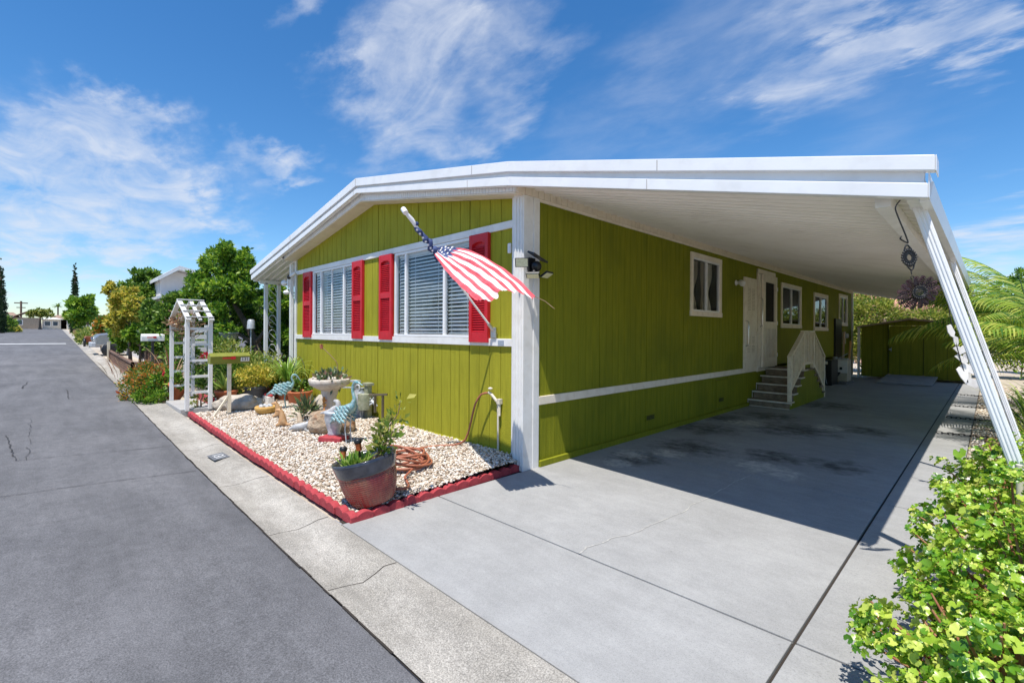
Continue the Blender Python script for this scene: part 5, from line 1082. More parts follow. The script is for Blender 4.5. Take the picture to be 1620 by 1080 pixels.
t=thing('potted_plant','terracotta pot tipped over at the foot of the left arbor post','potted plant',(-8.35,-2.1,.13)); mb=MB(); mb.lathe([(.12,0),(.17,.26),(.185,.26),(.185,.31),(.165,.31),(.15,.27),(.01,.25)],(-8.33,-2.12,.12),24,0,Matrix.Rotation(rad(-22),3,Vector((.7,-.7,0)))); mb.build('pot',M['terracotta'],t); bush_leaves('foliage',M['leafmid'],t,[(-8.45,-2.2,.5,.22,.22,.18)],500,.07,54)
t=thing('window_box','red and white low planter box between the potted plants','planter',(-6.6,-.9,.1)); mb=MB(); mb.box(-6.75,-6.25,-.92,-.80,.10,.26); mb.build('white_front',M['white'],t,bevel=.01); mb=MB(); [mb.ell((-6.70+.1*k,-.86,.27),(.06,.05,.035),9,6) for k in range(5)]; mb.build('red_edge',M['edging'],t)
HB=thing('hanging_basket','white hanging basket with green and red leaves in front of the tree','hanging basket',(-10.4,-.60,1.2))
mb=MB(); mb.lathe([(.10,-.0),(.17,.05),(.22,.24),(.24,.25),(.22,.26),(.02,.22)],(-10.4,-.60,1.24),20); mb.build('basket',M['greymetal'],HB); bush_leaves('foliage',M['leafmid'],HB,[(-10.4,-.60,1.58,.28,.28,.12)],500,.09,55); mb=MB(); [mb.tube([(-10.4+.2*math.cos(a),-.6+.2*math.sin(a),1.48),(-10.4,-.6,2.2)],.005,4) for a in (0,2.1,4.2)]; mb.build('wire',M['black'],HB)
t=thing('pole_lamp','small grey lamp on a thin pole in front of the tree trunk','garden lamp',(-9.8,-.24,.1)); mb=MB(); mb.tube([(-9.8,-.24,.1),(-9.8,-.24,1.62)],.02,8); mb.build('pole',M['greymetal'],t); mb=MB(); mb.lathe([(.10,0),(.085,.2),(.06,.24)],(-9.8,-.24,1.60),14); mb.build('lamp_shade',M['greymetal'],t)
t=thing('garden_pinwheel','blue grey fairy ornament on a stake beside the porch posts','garden stake',(-7.9,-.55,.1)); mb=MB(); mb.tube([(-7.6,-.55,.1),(-7.6,-.55,.75)],.008,6); mb.build('stake',M['metal'],t); mb=MB(); mb.ell((-7.6,-.55,.82),(.05,.04,.10)); mb.ell((-7.6,-.55,.95),(.035,.035,.04)); [mb.ell((-7.6+s_*.09,-.55,.86),(.07,.015,.09)) for s_ in (-1,1)]; mb.build('figure',M['steelblue'],t)
# ------------------------------------------------------------------ shrubs and trees
def shrub(lab,m,blobs,n,size,seed,cat='shrub',name='shrub',grp=None,aspect=.5,stems=6,clump=30,shell=.5,spread=.16):
    b=blobs[0]; z0=min(q[2]-q[5] for q in blobs); t=thing(name,lab,cat,(b[0],b[1],max(0,z0)),grp); bush_leaves('foliage',m,t,blobs,n,size,seed,aspect=aspect,clump=clump,shell=shell,spread=spread,minz=zt(b[0])+.0)
    r=random.Random(seed); mb=MB()
    for k in range(stems):
        q=blobs[k%len(blobs)]; a=r.uniform(0,6.28); mb.tube([(q[0]+.05*math.cos(a),q[1]+.05*math.sin(a),zt(q[0])),(q[0]+q[3]*.3*math.cos(a),q[1]+q[4]*.3*math.sin(a),q[2]),(q[0]+q[3]*.6*math.cos(a),q[1]+q[4]*.6*math.sin(a),q[2]+q[5]*.6)],[.02,.013,.006],5)
    mb.build('stem',M['stem'],t); return t
shrub('orange flowering shrub spilling over the gutter left of the arbor',M['leafflower'],[(-9.25,-2.70,.28,.42,.30,.22),(-9.6,-2.35,.45,.55,.40,.34),(-8.9,-2.45,.38,.4,.35,.28),(-10.2,-2.3,.5,.5,.35,.32)],9000,.045,61)
shrub('low bright green mound at the gutter in front of the arbor',M['leafmid'],[(-8.55,-2.50,.22,.34,.24,.16),(-8.2,-2.35,.2,.2,.15,.12)],3600,.04,62)
t=thing('strappy_plant','plant with long pale arching leaves behind the orange shrub','plant',(-9.7,-1.9,.15)); blades('foliage',M['dry'],t,(-9.6,-1.95,.2),26,1.25,.02,5,droop=.35,upmin=.9,spread=.1)
t=thing('red_flower','dark red blossom between the strappy plant and the arbor','flower',(-8.9,-2.1,.5)); bush_leaves('petals',M['redflower'],t,[(-8.7,-2.2,.62,.07,.07,.05)],70,.06,63)
shrub('dark green climbing rose bush inside the arbor ladder',M['leafdark'],[(-7.9,-1.45,.55,.30,.25,.40),(-7.4,-1.2,.5,.35,.3,.40)],5200,.055,64)
shrub('olive shrub between the arbor and the mailbox',M['leafshrub'],[(-6.95,-1.45,.42,.22,.22,.30),(-6.62,-2.0,.25,.10,.13,.16),(-7.3,-.7,.6,.4,.4,.45)],3600,.05,65)
shrub('yellow green shrub behind the green mailbox',M['leafshrub'],[(-8.3,-.9,.7,.6,.4,.5),(-9.3,-.9,.75,.6,.4,.55)],6500,.055,66)
shrub('dark shrub with red blossom under the hanging basket',M['leafdark'],[(-10.6,-1.0,.8,.9,.4,.7),(-12,-1.2,.9,.9,.5,.8),(-9.6,-.2,.5,.5,.5,.45)],12000,.075,67)
t=thing('red_flower','bright red blossoms seen through the arbor ladder','flower',(-9.5,-1.4,.8)); bush_leaves('petals',M['redflower'],t,[(-9.4,-1.35,.92,.14,.10,.06)],120,.07,68)
def tree(lab,m,blobs,n,size,seed,trunks,name='tree',cat='tree',grp=None,clump=40,spread=.17,shell=.45,aspect=.5,tr=.12,base=None):
    b=base or trunks[0][0]; t=thing(name,lab,cat,tuple(b),grp); rs=random.Random(seed+5); sub=[]
    for q in blobs:
        sub.append((q[0],q[1],q[2],q[3]*.72,q[4]*.72,q[5]*.72))
        for k in range(9):
            d=Vector((rs.gauss(0,1),rs.gauss(0,1),rs.gauss(0,1))); d.normalize(); s_=rs.uniform(.24,.42); sub.append((q[0]+d.x*q[3]*.78,q[1]+d.y*q[4]*.78,q[2]+d.z*q[5]*.78,q[3]*s_,q[4]*s_*1.1,q[5]*s_*1.1))
    trunk_blobs=blobs; blobs=sub
    bush_leaves('crown',m,t,blobs,n,size,seed,aspect=aspect,clump=clump,spread=spread,shell=shell)
    mb=MB()
    for k,p in enumerate(trunks):
        r0=tr if k==0 else tr*.5; nn=len(p); mb.tube(smooth(p,3),[r0*(1-.65*i/(3*(nn-1))) for i in range(3*(nn-1)+1)],8)
    r=random.Random(seed)
    top=Vector(trunks[0][-1])
    for q in trunk_blobs:
        c=Vector(q[:3]); mb.tube([top,top.lerp(c,.6)+Vector((r.uniform(-.1,.1),r.uniform(-.1,.1),0)),c+Vector((0,0,q[5]*.5))],[tr*.35,tr*.22,tr*.06],6)
    mb.build('trunk',M['bark'],t); return t
# leaning glossy tree by the porch
x0,y0=-10.9,.15
tree('glossy leaning tree with a forked brown trunk beside the porch awning',M['leafdark'] if False else M['leafmid'],
  [(-11.6, -0.51, 3.47, 0.81, 0.5, 0.5), (-10.9, -0.02, 3.28, 0.56, 0.35, 0.53), (-12.1, -0.9, 2.95, 0.54, 0.34, 0.47), (-11.4, -0.48, 2.66, 0.84, 0.53, 0.50), (-12.2, -1.03, 2.49, 0.41, 0.26, 0.39), (-10.8, -0.16, 2.66, 0.6, 0.37, 0.34), (-10.7, -0.74, 2.02, 0.44, 0.3, 0.30)],30000,.085,71,
  [[(-10.6,.30,.15),(-10.55,.22,.8),(-10.7,.05,1.4),(-11.0,-.15,1.95),(-11.35,-.35,2.5)],[(-10.6,.12,1.1),(-10.9,-.15,1.4),(-11.2,-.45,1.55)],[(-10.6,.1,1.2),(-10.3,.4,1.8),(-10.1,.6,2.4)]],tr=.14,clump=26,spread=.15)
tree('dark evergreen hedge filling the space behind the porch posts and the leaning tree',M['leafdark'],[(-12.6, 0.39, 2.01, 0.88, 0.50, 0.87), (-12.9, -0.37, 1.22, 0.91, 0.50, 0.85), (-11.2, 0.88, 2.17, 0.63, 0.39, 0.83), (-10.5, 0.91, 0.88, 0.47, 0.29, 0.73), (-11.8, 0.72, 1.13, 0.63, 0.39, 0.85), (-14.5, -0.66, 2.01, 0.52, 0.33, 0.82), (-13.5, 0.18, 2.53, 0.99, 0.5, 0.61),(-9.6,1.8,1.6,.7,.6,1.1)],42000,.085,72,[[(-12.2,.5,.1),(-12.2,.5,1.6)]],tr=.07)
tree('bright green tree seen between the white porch posts',M['leafmid'],[(-10.2,.55,2.35,.6,.36,.5),(-9.9,.75,1.6,.5,.33,.5),(-10.7,.45,2.6,.4,.25,.4),(-9.7,1.3,2.3,.5,.4,.5)],15000,.08,110,[[(-10.1,.9,.1),(-10.1,.8,1.6)]],tr=.05)
tree('dark green hedge tree standing behind the arbor',M['leafdark'],[(-14.0, -1.31, 1.98, 0.73, 0.46, 0.66), (-14.8, -1.68, 1.89, 0.56, 0.35, 0.55), (-13.2, -0.97, 1.69, 0.52, 0.32, 0.76), (-12.6, -0.52, 1.6, 0.66, 0.41, 0.64), (-13.8, -1.65, 1.22, 0.62, 0.39, 0.42)],30000,.085,73,[[(-14.4,-.8,.2),(-14.4,-.8,1.8)]],tr=.09)
tree('tall bright green tree between the white gabled house and the yellow tree',M['leafdark'],[(-21, -1.16, 3.34, 0.96, 0.6, 0.75), (-21.5, -1.58, 2.92, 0.84, 0.52, 0.79), (-20, -0.76, 2.9, 0.64, 0.42, 0.68), (-20.5, -0.97, 2.13, 1.13, 0.71, 0.88), (-19, -0.72, 2.0, 0.6, 0.38, 0.8)],36000,.11,74,[[(-20.6,-1.1,.25),(-20.6,-1.1,2.0)]],tr=.10)
tree('yellow blossoming tree on the street corner behind the parked car',M['leafyellow'],[(-17.5, -2.15, 2.51, 0.6, 0.37, 0.48), (-18.5, -2.4, 2.9, 0.33, 0.2, 0.32), (-17, -1.89, 2.25, 0.56, 0.35, 0.48), (-18, -2.25, 1.93, 0.56, 0.35, 0.53), (-17.5, -1.96, 2.81, 0.38, 0.23, 0.27)],22000,.075,75,[[(-17.8,-1.9,.2),(-17.8,-1.95,1.8)]],tr=.07)
tree('green bush tree below the yellow blossoming tree',M['leafmid'],[(-20.8,-2.0,1.6,.5,.34,.45),(-21.6,-1.8,1.2,.6,.3,.5),(-17.2, -1.75, 1.5, 0.62, 0.34, 0.42), (-16.5, -1.35, 1.2, 0.55, 0.30, 0.42), (-19, -2.2, 1.6, 0.33, 0.21, 0.32),(-18.2,-1.7,1.2,.6,.3,.4)],15000,.10,76,[[(-17.2,-1.7,.2),(-17.2,-1.7,1.0)]],tr=.06)
shrub('dark hedge below the tall trees behind the white mailbox',M['leafdark'],[(-15.5,-.75,.75,1.2,.30,.5),(-17.5,-.6,.85,1.3,.35,.6),(-13.6,-.9,.75,1.0,.30,.5),(-19.4,-.7,.9,1.2,.35,.6)],16000,.08,77)
shrub('orange tipped hedge beside the road beyond the parked car',M['leafflower'],[(-33, -1.75, 1.55, 0.53, 0.33, 0.40), (-31, -1.75, 1.80, 0.63, 0.35, 0.45)],9000,.13,78)
shrub('small brown green shrub on the verge in front of the round tree',M['leafshrub'],[(-47,-1.7,.95,1.6,.5,.5),(-54,-1.6,1.1,2.5,.5,.6)],4000,.16,79)
def roundtree():
    return tree('round bright green tree in the distance beside the road',M['leafmid'],[(-57, -1.8, 3.75, 1.33, 0.83, 1.08), (-57, -1.93, 2.85, 1.44, 0.9, 0.96), (-60, -1.13, 3.44, 1.03, 0.64, 1.27)],22000,.24,80,[[(-57,-1.3,.6),(-57,-1.3,2.0)]],tr=.14)
roundtree()
# dry grasses and lattice
t=thing('dry_plants','dry reddish brown stalks standing inside the low lattice fence','plants',(-14,-1.6,.15)); blades('foliage',M['dry'],t,(-13.5,-1.75,.15),40,.75,.015,6,droop=.3,upmin=.8,spread=1.1); blades('foliage',M['dry'],t,(-16.5,-1.65,.15),50,.7,.018,7,droop=.3,upmin=.8,spread=1.5)
LF=thing('lattice_fence','low brown lattice fence along the neighbouring yard','fence',(-15,-2.2,.15))
mb=MB(); dk=mat('brown fence timber',(.13,.07,.05),(.24,.15,.11),scale=8,rough=.85)
def lat(a,b,h,sub='lattice_panel'):
    a=Vector(a); b=Vector(b); L_=(b-a).length; d=(b-a).normalized(); mb=MB(); s_=.14; n=int(L_/s_)
    for k in range(-3,n):
        for sg in (1,-1):
            p0=a+d*(k*s_ if sg>0 else (k+3)*s_); q0=p0+d*(h*sg*.9)+Vector((0,0,h)); 
            if min((p0-a).dot(d),(q0-a).dot(d))<0 or max((p0-a).dot(d),(q0-a).dot(d))>L_: continue
            mb.bar(p0,q0,.012,.022)
    mb.build(sub,dk,LF); mb=MB(); mb.bar(a+Vector((0,0,h)),b+Vector((0,0,h)),.08,.05); mb.bar(a,b,.05,.04); mb.build('rail',dk,LF)
    for p in (a,b): mb=MB(); mb.box(p.x-.05,p.x+.05,p.y-.05,p.y+.05,p.z-.05,p.z+h+.04); mb.build('post',dk,LF)
lat((-13.9,-2.22,.16),(-22.0,-2.15,.26),.42); lat((-13.9,-2.22,.16),(-13.5,-1.2,.16),.42); lat((-14.4,-1.1,.3),(-22,-1.1,.35),.42)
mb=MB(); mb.box(-22.24,-22.14,-2.24,-2.15,.2,1.05); tag(mb.build('corner_post',M['beige']),'weathered pale post at the far end of the lattice fence','post')
mb=MB(); mb.box(-13.2,-12.6,-1.9,-1.5,.1,.42); tag(mb.build('stone_block',M['stone'],bevel=.02),'pale square block inside the near corner of the lattice fence','block')
# ------------------------------------------------------------------ parked car
CR=thing('parked_car','silver grey car nosing out of the driveway under the yellow tree','car',(-28.4,-.4,.33)); z0=.33; sil=mat('silver car paint',(.42,.44,.46),rough=.25,metal=.6,coat=.5)
mb=MB(); w0,w1=-29.3,-27.5
mb.prism([(-2.35,z0+.42),(-2.38,z0+.85),(-2.2,z0+1.02),(-1.3,z0+1.14),(-.5,z0+1.18),(.2,z0+1.68),(1.4,z0+1.72),(2.0,z0+1.2),(2.2,z0+.9),(2.2,z0+.42)],'x',w0,w1); body=mb.build('body',sil,CR,bevel=.07)
mb=MB(); mb.prism([(-.44,z0+1.24),(.15,z0+1.66),(.15,z0+1.67),(-.46,z0+1.25)],'x',w0+.15,w1-.15); mb.box(w1-.01,w1+.012,.0,1.3,z0+1.22,z0+1.56); mb.build('window',M['black'],CR)
mb=MB(); mb.box(w0-.02,w1+.02,-2.50,-2.30,z0+.36,z0+.60); mb.build('bumper',M['greymetal'],CR,bevel=.04)
mb=MB(); mb.box(w0+.25,w1-.25,-2.40,-2.36,z0+.64,z0+.86); mb.build('grille',M['black'],CR)
for x in (w0+.18,w1-.18): mb=MB(); mb.lathe([(.09,0),(.09,.04),(.05,.05)],(x,-2.37,z0+.76),14,0,Matrix.Rotation(PI/2,3,'X')); mb.build('headlight',M['chrome'],CR)
for x in (w0+.02,w1-.02):
    for y in (-1.5,1.35):
        mb=MB(); mb.lathe([(.20,-.11),(.33,-.11),(.34,-.08),(.34,.08),(.33,.11),(.20,.11)],(x,y,z0+.33),22,0,Matrix.Rotation(PI/2,3,'Y')); wh_=mb.build('wheel',M['black'],CR); mb=MB(); mb.lathe([(.05,-.115),(.20,-.10),(.20,.10),(.05,.115)],(x,y,z0+.33),16,0,Matrix.Rotation(PI/2,3,'Y')); mb.build('rim',M['metal'],wh_)
mb=MB(); mb.lathe([(.10,-.10),(.30,-.10),(.33,-.05),(.33,.05),(.30,.10),(.10,.10)],(-25.2,-1.92,.62),22,0,Matrix.Rotation(PI/2,3,'Y')); tag(mb.build('spare_tyre',M['black']),'black tyre standing by the pale corner post in front of the car','tyre')
t=thing('wheelbarrow','low red brown cart with a black wheel at the roadside beyond the car','cart',(-40,-2.0,.45)); mb=MB(); mb.prism([(-.9,.35),(.5,.35),(.8,.75),(-1.1,.75)],'y',-2.2,-1.6); 
mb.v=[(p[0]-40,p[1],p[2]+.35) for p in mb.v]; mb.build('tray',mat('rust red tray',(.3,.08,.04),(.4,.14,.06),rough=.7),t,bevel=.03); mb=MB(); mb.lathe([(.08,-.06),(.28,-.06),(.28,.06),(.08,.06)],(-39.4,-2.25,.42+.28),16,0,Matrix.Rotation(PI/2,3,'X')); mb.build('wheel',M['black'],t)
# ------------------------------------------------------------------ neighbouring white gabled house
NB=thing('gabled_house','pale house with white gable between the trees left of the arbor','house',(-19.5,3,.2)); pale=mat('lilac white siding',(.60,.57,.57),(.68,.65,.64),scale=3,rough=.6)
mb=MB(); mb.prism([(-.95,.1),(3.6,.1),(3.6,2.8),(-.42,3.85),(-.95,3.5)],'x',-30,-18.6); mb.build('wall',pale,NB)
mb=MB(); mb.prism([(-1.1,3.40),(-.42,3.87),(3.9,2.80),(3.9,2.93),(-.42,4.02),(-1.1,3.53)],'x',-30.4,-18.1); mb.build('roof',M['alum'],NB)
mb=MB(); mb.prism([(-1.15,2.70),(-.2,2.98),(-.2,3.08),(-1.15,2.80)],'x',-21,-17.9); mb.build('porch_roof',M['alum'],NB)
mb=MB(); mb.box(-18.6,-18.54,-.75,.15,1.6,2.6); wn=mb.build('window',M['white'],NB); mb=MB(); mb.box(-18.545,-18.52,-.68,.08,1.68,2.52); mb.build('pane',mat('blue grey pane',(.10,.13,.18),rough=.1),wn); mb=MB(); mb.box(-18.525,-18.50,-.33,-.27,1.68,2.52); mb.build('mullion',M['white'],wn)
WF=thing('slatted_fence','white horizontal slat screen seen through the arbor','fence',(-9.4,-1.5,.2))
for k in range(6): mb=MB(); mb.bar((-9.45,-1.72,.80+.15*k),(-9.45,-1.30,.80+.15*k),.02,.105); mb.build('slat',M['white'],WF)
for y in (-1.72,-1.30): mb=MB(); mb.box(-9.52,-9.47,y-.03,y+.03,.1,1.68); mb.build('post',M['white'],WF)
# ------------------------------------------------------------------ far end of the street
def far_house(lab,x,y0,y1,z0,h,rh,wallm,roofm,wins,side=2.0,door=None,gable=False):
    t=thing('far_house',lab,'house',(x,(y0+y1)/2,z0)); mb=MB(); mb.box(x-8,x,y0,y1,z0-.3,z0+h); mb.build('wall',wallm,t)
    mb=MB()
    if gable: mb.prism([(y0-.5,z0+h),((y0+y1)/2,z0+h+rh),(y1+.5,z0+h),(y1+.5,z0+h+.15),((y0+y1)/2,z0+h+rh+.2),(y0-.5,z0+h+.15)],'x',x-8.5,x+.6)
    else: mb.add([(x+.7,y0-.5,z0+h),(x+.7,y1+.5,z0+h),(x-8.5,y1+.5,z0+h),(x-8.5,y0-.5,z0+h),(x-2.5,y0+1,z0+h+rh),(x-2.5,y1-1,z0+h+rh),(x-5.5,y1-1,z0+h+rh),(x-5.5,y0+1,z0+h+rh)],[(0,1,5,4),(1,2,6,5),(2,3,7,6),(3,0,4,7),(4,5,6,7),(3,2,1,0)])
    mb.build('roof',roofm,t)
    for (a,b,c,d) in wins:
        mb=MB(); mb.box(x,x+.06,a,b,z0+c,z0+d); w_=mb.build('window',M['white'],t); mb=MB(); mb.box(x+.055,x+.08,a+.15,b-.15,z0+c+.12,z0+d-.12); mb.build('pane',mat('far pane',(.05,.08,.12),rough=.1) if 'far pane' not in bpy.data.materials else bpy.data.materials['far pane'],w_)
    if door: a,b=door; mb=MB(); mb.box(x+.0,x+.05,a,b,z0,z0+2.2); mb.build('door',M['dark'],t)
    return t
tan=mat('tan far siding',(.34,.27,.20),(.42,.34,.26),rough=.8); crm=mat('cream far siding',(.60,.56,.48),(.68,.64,.56),rough=.7); brn=mat('brown shingle',(.26,.17,.12),(.36,.25,.19),rough=.9); gry=mat('grey far siding',(.20,.19,.18),(.28,.27,.26),rough=.8)
ZF=zt(-150)
far_house('tan far house with a pale blue fence at the left end of the street',-152,-9.6,-5.5,ZF,2.6,1.3,tan,brn,[(-9.2,-8.2,.9,2.1)],gable=True)
far_house('white far garage house with a shallow roof at the street end',-156,-12.5,-9.0,ZF,2.5,1.4,crm,brn,[(-12.2,-11.0,.8,2.2),(-10.6,-9.6,.8,2.2)])
far_house('far house with green garage doors behind the small street tree',-153,-7.4+2.3,-1.9,ZF,2.3,.5,crm,M['roofgrey'],[(-4.8,-3.6,.7,1.9),(-3.4,-2.3,.7,1.9)])
far_house('dark far carport house right of the small street tree',-157,-3.6,-.2,ZF,2.6,.9,gry,brn,[],door=(-2.8,-.8))
far_house('cream far house with two windows at the right end of the street',-149,-.9,3.2,ZF,2.5,1.5,crm,brn,[(-.5,.5,1.0,2.1),(.9,1.9,1.0,2.1)])
far_house('white far house at the left edge behind the tall cypress',-122,-16,-9.4,zt(-122),2.6,1.2,crm,M['roofgrey'],[(-12,-10.4,.9,2.0)],gable=True)
tree('small round tree in front of the far houses at the street end',M['leafshrub'],[(-140,-5.3,5.3,1.8,1.6,.9),(-140,-4.2,4.9,1.6,1.4,.8),(-140,-6.5,4.9,1.5,1.4,.8)],3500,.34,81,[[(-140,-5.3,1.5),(-140,-5.3,4.2)]],tr=.3,name='street_tree')
def cypress(x,y,z0,h,r_,seed,lab):
    t=thing('cypress_tree',lab,'cypress',(x,y,z0),'tall narrow cypresses'); bl=[(x,y,z0+h*(.08+.1*k),r_*(1-(k/9.6)**1.7)+.05,r_*(1-(k/9.6)**1.7)+.06,h*.09) for k in range(10)]; bush_leaves('crown',M['cypress'],t,bl,12000,.17,seed,aspect=.4,up=1.6,shell=.4,clump=20,spread=.16)
    mb=MB(); mb.tube([(x,y,z0),(x,y,z0+h*.9)],.12,6); mb.build('trunk',M['bark'],t)
cypress(-88,-1.35,zt(-88),9.4,.42,82,'narrow dark cypress rising behind the round green tree')
cypress(-92,-8.7,zt(-92),9.6,.55,83,'narrow dark cypress at the left edge of the street')
shrub('dark clipped bush at the foot of the left cypress',M['leafdark'],[(-100,-8.6,2.2,1.6,1.1,1.4)],3000,.25,84)
shrub('yellow brown bush at the kerb below the left cypress',M['leafyellow'],[(-104,-7.9,1.7,1.4,.8,.6)],1500,.25,85)
UP=thing('utility_pole','wooden utility pole with crossarms beyond the far houses','utility pole',(-165,-8.9,ZF)); mb=MB(); mb.tube([(-165,-8.9,ZF),(-165,-8.9,ZF+6.9)],.2,8); mb.build('pole',M['bark'],UP); mb=MB(); mb.box(-165.1,-164.9,-10.1,-7.7,ZF+6.3,ZF+6.55); mb.box(-165.1,-164.9,-9.7,-8.1,ZF+5.2,ZF+5.4); mb.build('crossarm',M['bark'],UP)
FP=thing('far_palm','small fan palm on the skyline behind the far houses','palm',(-165,-2.3,ZF)); mb=MB(); mb.tube([(-165,-2.3,ZF),(-165,-2.3,ZF+5.7)],.16,6); mb.build('trunk',M['bark'],FP); blades('crown',M['leafdark'],FP,(-165,-2.3,ZF+5.7),40,1.6,.16,9,droop=.6,upmin=.2)
# low far plants and clutter by the road
for i,(x,y,lab,m_) in enumerate(((-44,-1.9,'grey green bush on the verge beside the cart',M['leafshrub']),(-66,-1.5,'pale bush on the verge before the round tree',M['dry']),(-75,-1.2,'brown bush on the verge near the far houses',M['leafshrub']),(-90,-1.2,'reddish bush on the verge at the end of the street',M['leafflower']))):
    shrub(lab,m_,[(x,y,zt(x)+.45,1.3,.55,.45)],1400,.15,90+i)
t=thing('garden_bench','grey blue garden seat on the verge beyond the cart','seat',(-49,-2.0,.6)); mb=MB(); mb.box(-49.8,-48.2,-2.3,-1.8,.95,1.02); mb.box(-49.8,-48.2,-1.85,-1.78,1.02,1.5); [mb.box(a-.05,a+.05,-2.25,-2.15,.5,.95) for a in (-49.7,-48.3)]; mb.build('frame',M['greymetal'],t)
# ------------------------------------------------------------------ behind the shed and to the right
shrub('green leafy hedge rising behind the left end of the shed roof',M['ivy'],[(.35,20.2,1.8,1.0,.7,1.5),(-.6,20.6,2.0,.8,.7,1.6)],16000,.10,101,cat='hedge',name='hedge',stems=5)
shrub('yellow green rose hedge rising behind the right half of the shed roof',M['ivy'],[(2.0,20.4,1.6,1.1,.7,1.05),(3.2,20.6,1.6,1.1,.7,1.15),(4.4,20.8,1.6,1.0,.7,1.1)],20000,.10,102,cat='hedge',name='hedge',stems=5)
shrub('red leaved shrub at the corner of the carport behind the green hedge',M['redflower'],[(-.15,21.2,3.2,.5,.4,.5)],900,.09,103)
TH=thing('tiled_house','house with pink clay tile roof behind the shed','house',(.5,29,0)); mb=MB(); mb.box(-1.5,2.2,27,36,0,2.9); mb.build('wall',mat('pink stucco',(.55,.36,.29),(.62,.42,.34),rough=.9),TH)
mb=MB(); x=-2.0
while x<2.5:
    mb.prism([(26.3,2.75),(31.5,4.55),(31.5,4.63),(26.3,2.83)],'x',x,x+.16); mb.prism([(26.3,2.79),(31.5,4.59),(31.5,4.71),(26.3,2.91)],'x',x+.16,x+.30); x+=.30
mb.box(-2,2.6,31.5,37,4.5,4.6); mb.build('roof',M['rooftile'],TH)
NH=thing('stucco_house','salmon stucco house standing right of the property beyond the palms','house',(17,14,0)); mb=MB(); mb.box(13.2,21,3,27,0,2.8); mb.build('wall',mat('salmon stucco',(.58,.36,.28),(.64,.42,.34),rough=.9),NH); mb=MB(); mb.prism([(12.5,2.75),(21.5,2.75),(17.1,4.3)],'y',2.5,27.5); mb.build('roof',M['rooftile'],NH)
FE=thing('side_fence','white boundary fence beyond the side planting','fence',(9.2,10,0))
for k in range(9): mb=MB(); mb.box(9.2,9.24,3+2.2*k,3+2.2*k+2.15,0,1.4); mb.build('panel',M['white'],FE)
OH=thing('opposite_house','tan house across the street behind the viewer','house',(-14,-22,0)); mb=MB(); mb.box(-24,-4,-28,-20,0,2.8); mb.build('wall',tan,OH); mb=MB(); mb.prism([(-29,2.75),(-19,2.75),(-24,4.2)],'x',-24.6,-3.4); mb.build('roof',brn,OH)
for k in range(4): mb=MB(); mb.box(-22+4.6*k,-20+4.6*k,-19.98,-19.94,1.0,2.2); mb.build('window',M['white'],OH)
tree('broad dark tree across the street behind the viewer',M['leafdark'],[(-30,-21,3.2,2.4,2.2,1.9),(-27,-20,2.4,1.6,1.6,1.5)],5000,.25,111,[[(-30,-21,0),(-30,-21,2.4)]],tr=.2)
# palms
def frond(mb,mr,base,az,el,L_,droop,nl,ll,seed,wd=.030,roll=0):
    r=random.Random(seed); d=Vector((math.cos(az),math.sin(az),0)); s_=Vector((-math.sin(az),math.cos(az),0)); p=Vector(base); P=[p.copy()]; T=[]; n=18
    for i in range(n):
        e=el-droop*(i/n)**1.5; t=d*math.cos(e)+Vector((0,0,math.sin(e))); T.append(t); p=p+t*L_/n; P.append(p.copy())
    mr.tube(P,[.014*(1-.8*i/n) for i in range(n+1)],5)
    for k in range(nl):
        u=.16+.84*k/nl; i=min(n-1,int(u*n)); c=P[i].lerp(P[i+1],u*n-i); t=T[i]; nrm=s_.cross(t)
        for sg in (-1,1):
            l_=ll*(math.sin(PI*min(1,.18+u*.80))**.7)*r.uniform(.85,1.1); a=.62+.25*u; dr=(s_*sg*math.cos(roll)+nrm*-sg*math.sin(roll)*0+nrm*(.35))*math.sin(PI/2-a*.55)+t*math.cos(PI/2-a*.8); dr.normalize()
            q=c.copy(); vs=[]; sw=t*wd; ns=5
            for j in range(ns+1):
                v=j/ns; w_=(1-v)**.6; vs+=[q-sw*w_*.5,q+sw*w_*.5]; q=q+(dr+Vector((0,0,-1.0*v*v*r.uniform(.7,1.3))))*l_/ns
            mb.add(vs,[(2*j,2*j+1,2*j+3,2*j+2) for j in range(ns)],0,True)
def palm(lab,base,h,fr,seed,grp='feather palms right of the carport'):
    t=thing('feather_palm',lab,'palm',base,grp); b=Vector(base)+Vector((0,0,h)); mb=MB(); mr=MB()
    for k,(az,el,L_,dp) in enumerate(fr): frond(mb,mr,b+Vector((random.Random(seed+k).uniform(-.08,.08),0,0)),rad(az),rad(el),L_,dp,int(L_*19),L_*.27,seed+k)
    mb.build('fronds',M['palm'],t); mr.build('midribs',M['palm'],t)
    mb=MB(); mb.tube([base,Vector(base)+Vector((.03,0,h*.5)),b],[.14,.11,.09],10)
    r=random.Random(seed)
    for k in range(14): a=r.uniform(0,6.28); q=Vector(base)+Vector((.1*math.cos(a),.1*math.sin(a),.0)); mb.tube([q,q+Vector((.10*math.cos(a),.10*math.sin(a),h*.7)),q+Vector((.25*math.cos(a),.25*math.sin(a),h*.95))],[.03,.025,.012],5)
    mb.build('trunk',M['stem'],t)
palm('large feather palm with fronds reaching towards the carport posts',(4.45,7.2,0),1.05,[(180,62,2.4,1.5),(165,76,2.4,1.2),(200,70,2.3,1.4),(150,58,2.4,1.3),(215,50,2.2,1.5),(188,44,2.4,1.6),(175,82,2.3,1.1),(205,60,2.5,1.4),(130,66,2.4,1.2),(240,52,2.1,1.4),(95,60,2.4,1.4),(270,60,2.2,1.3),(300,52,2.0,1.5),(20,60,2.0,1.4),(60,48,2.0,1.4),(340,45,2,1.3),(160,22,1.9,1.3),(228,24,1.7,1.2)],200)
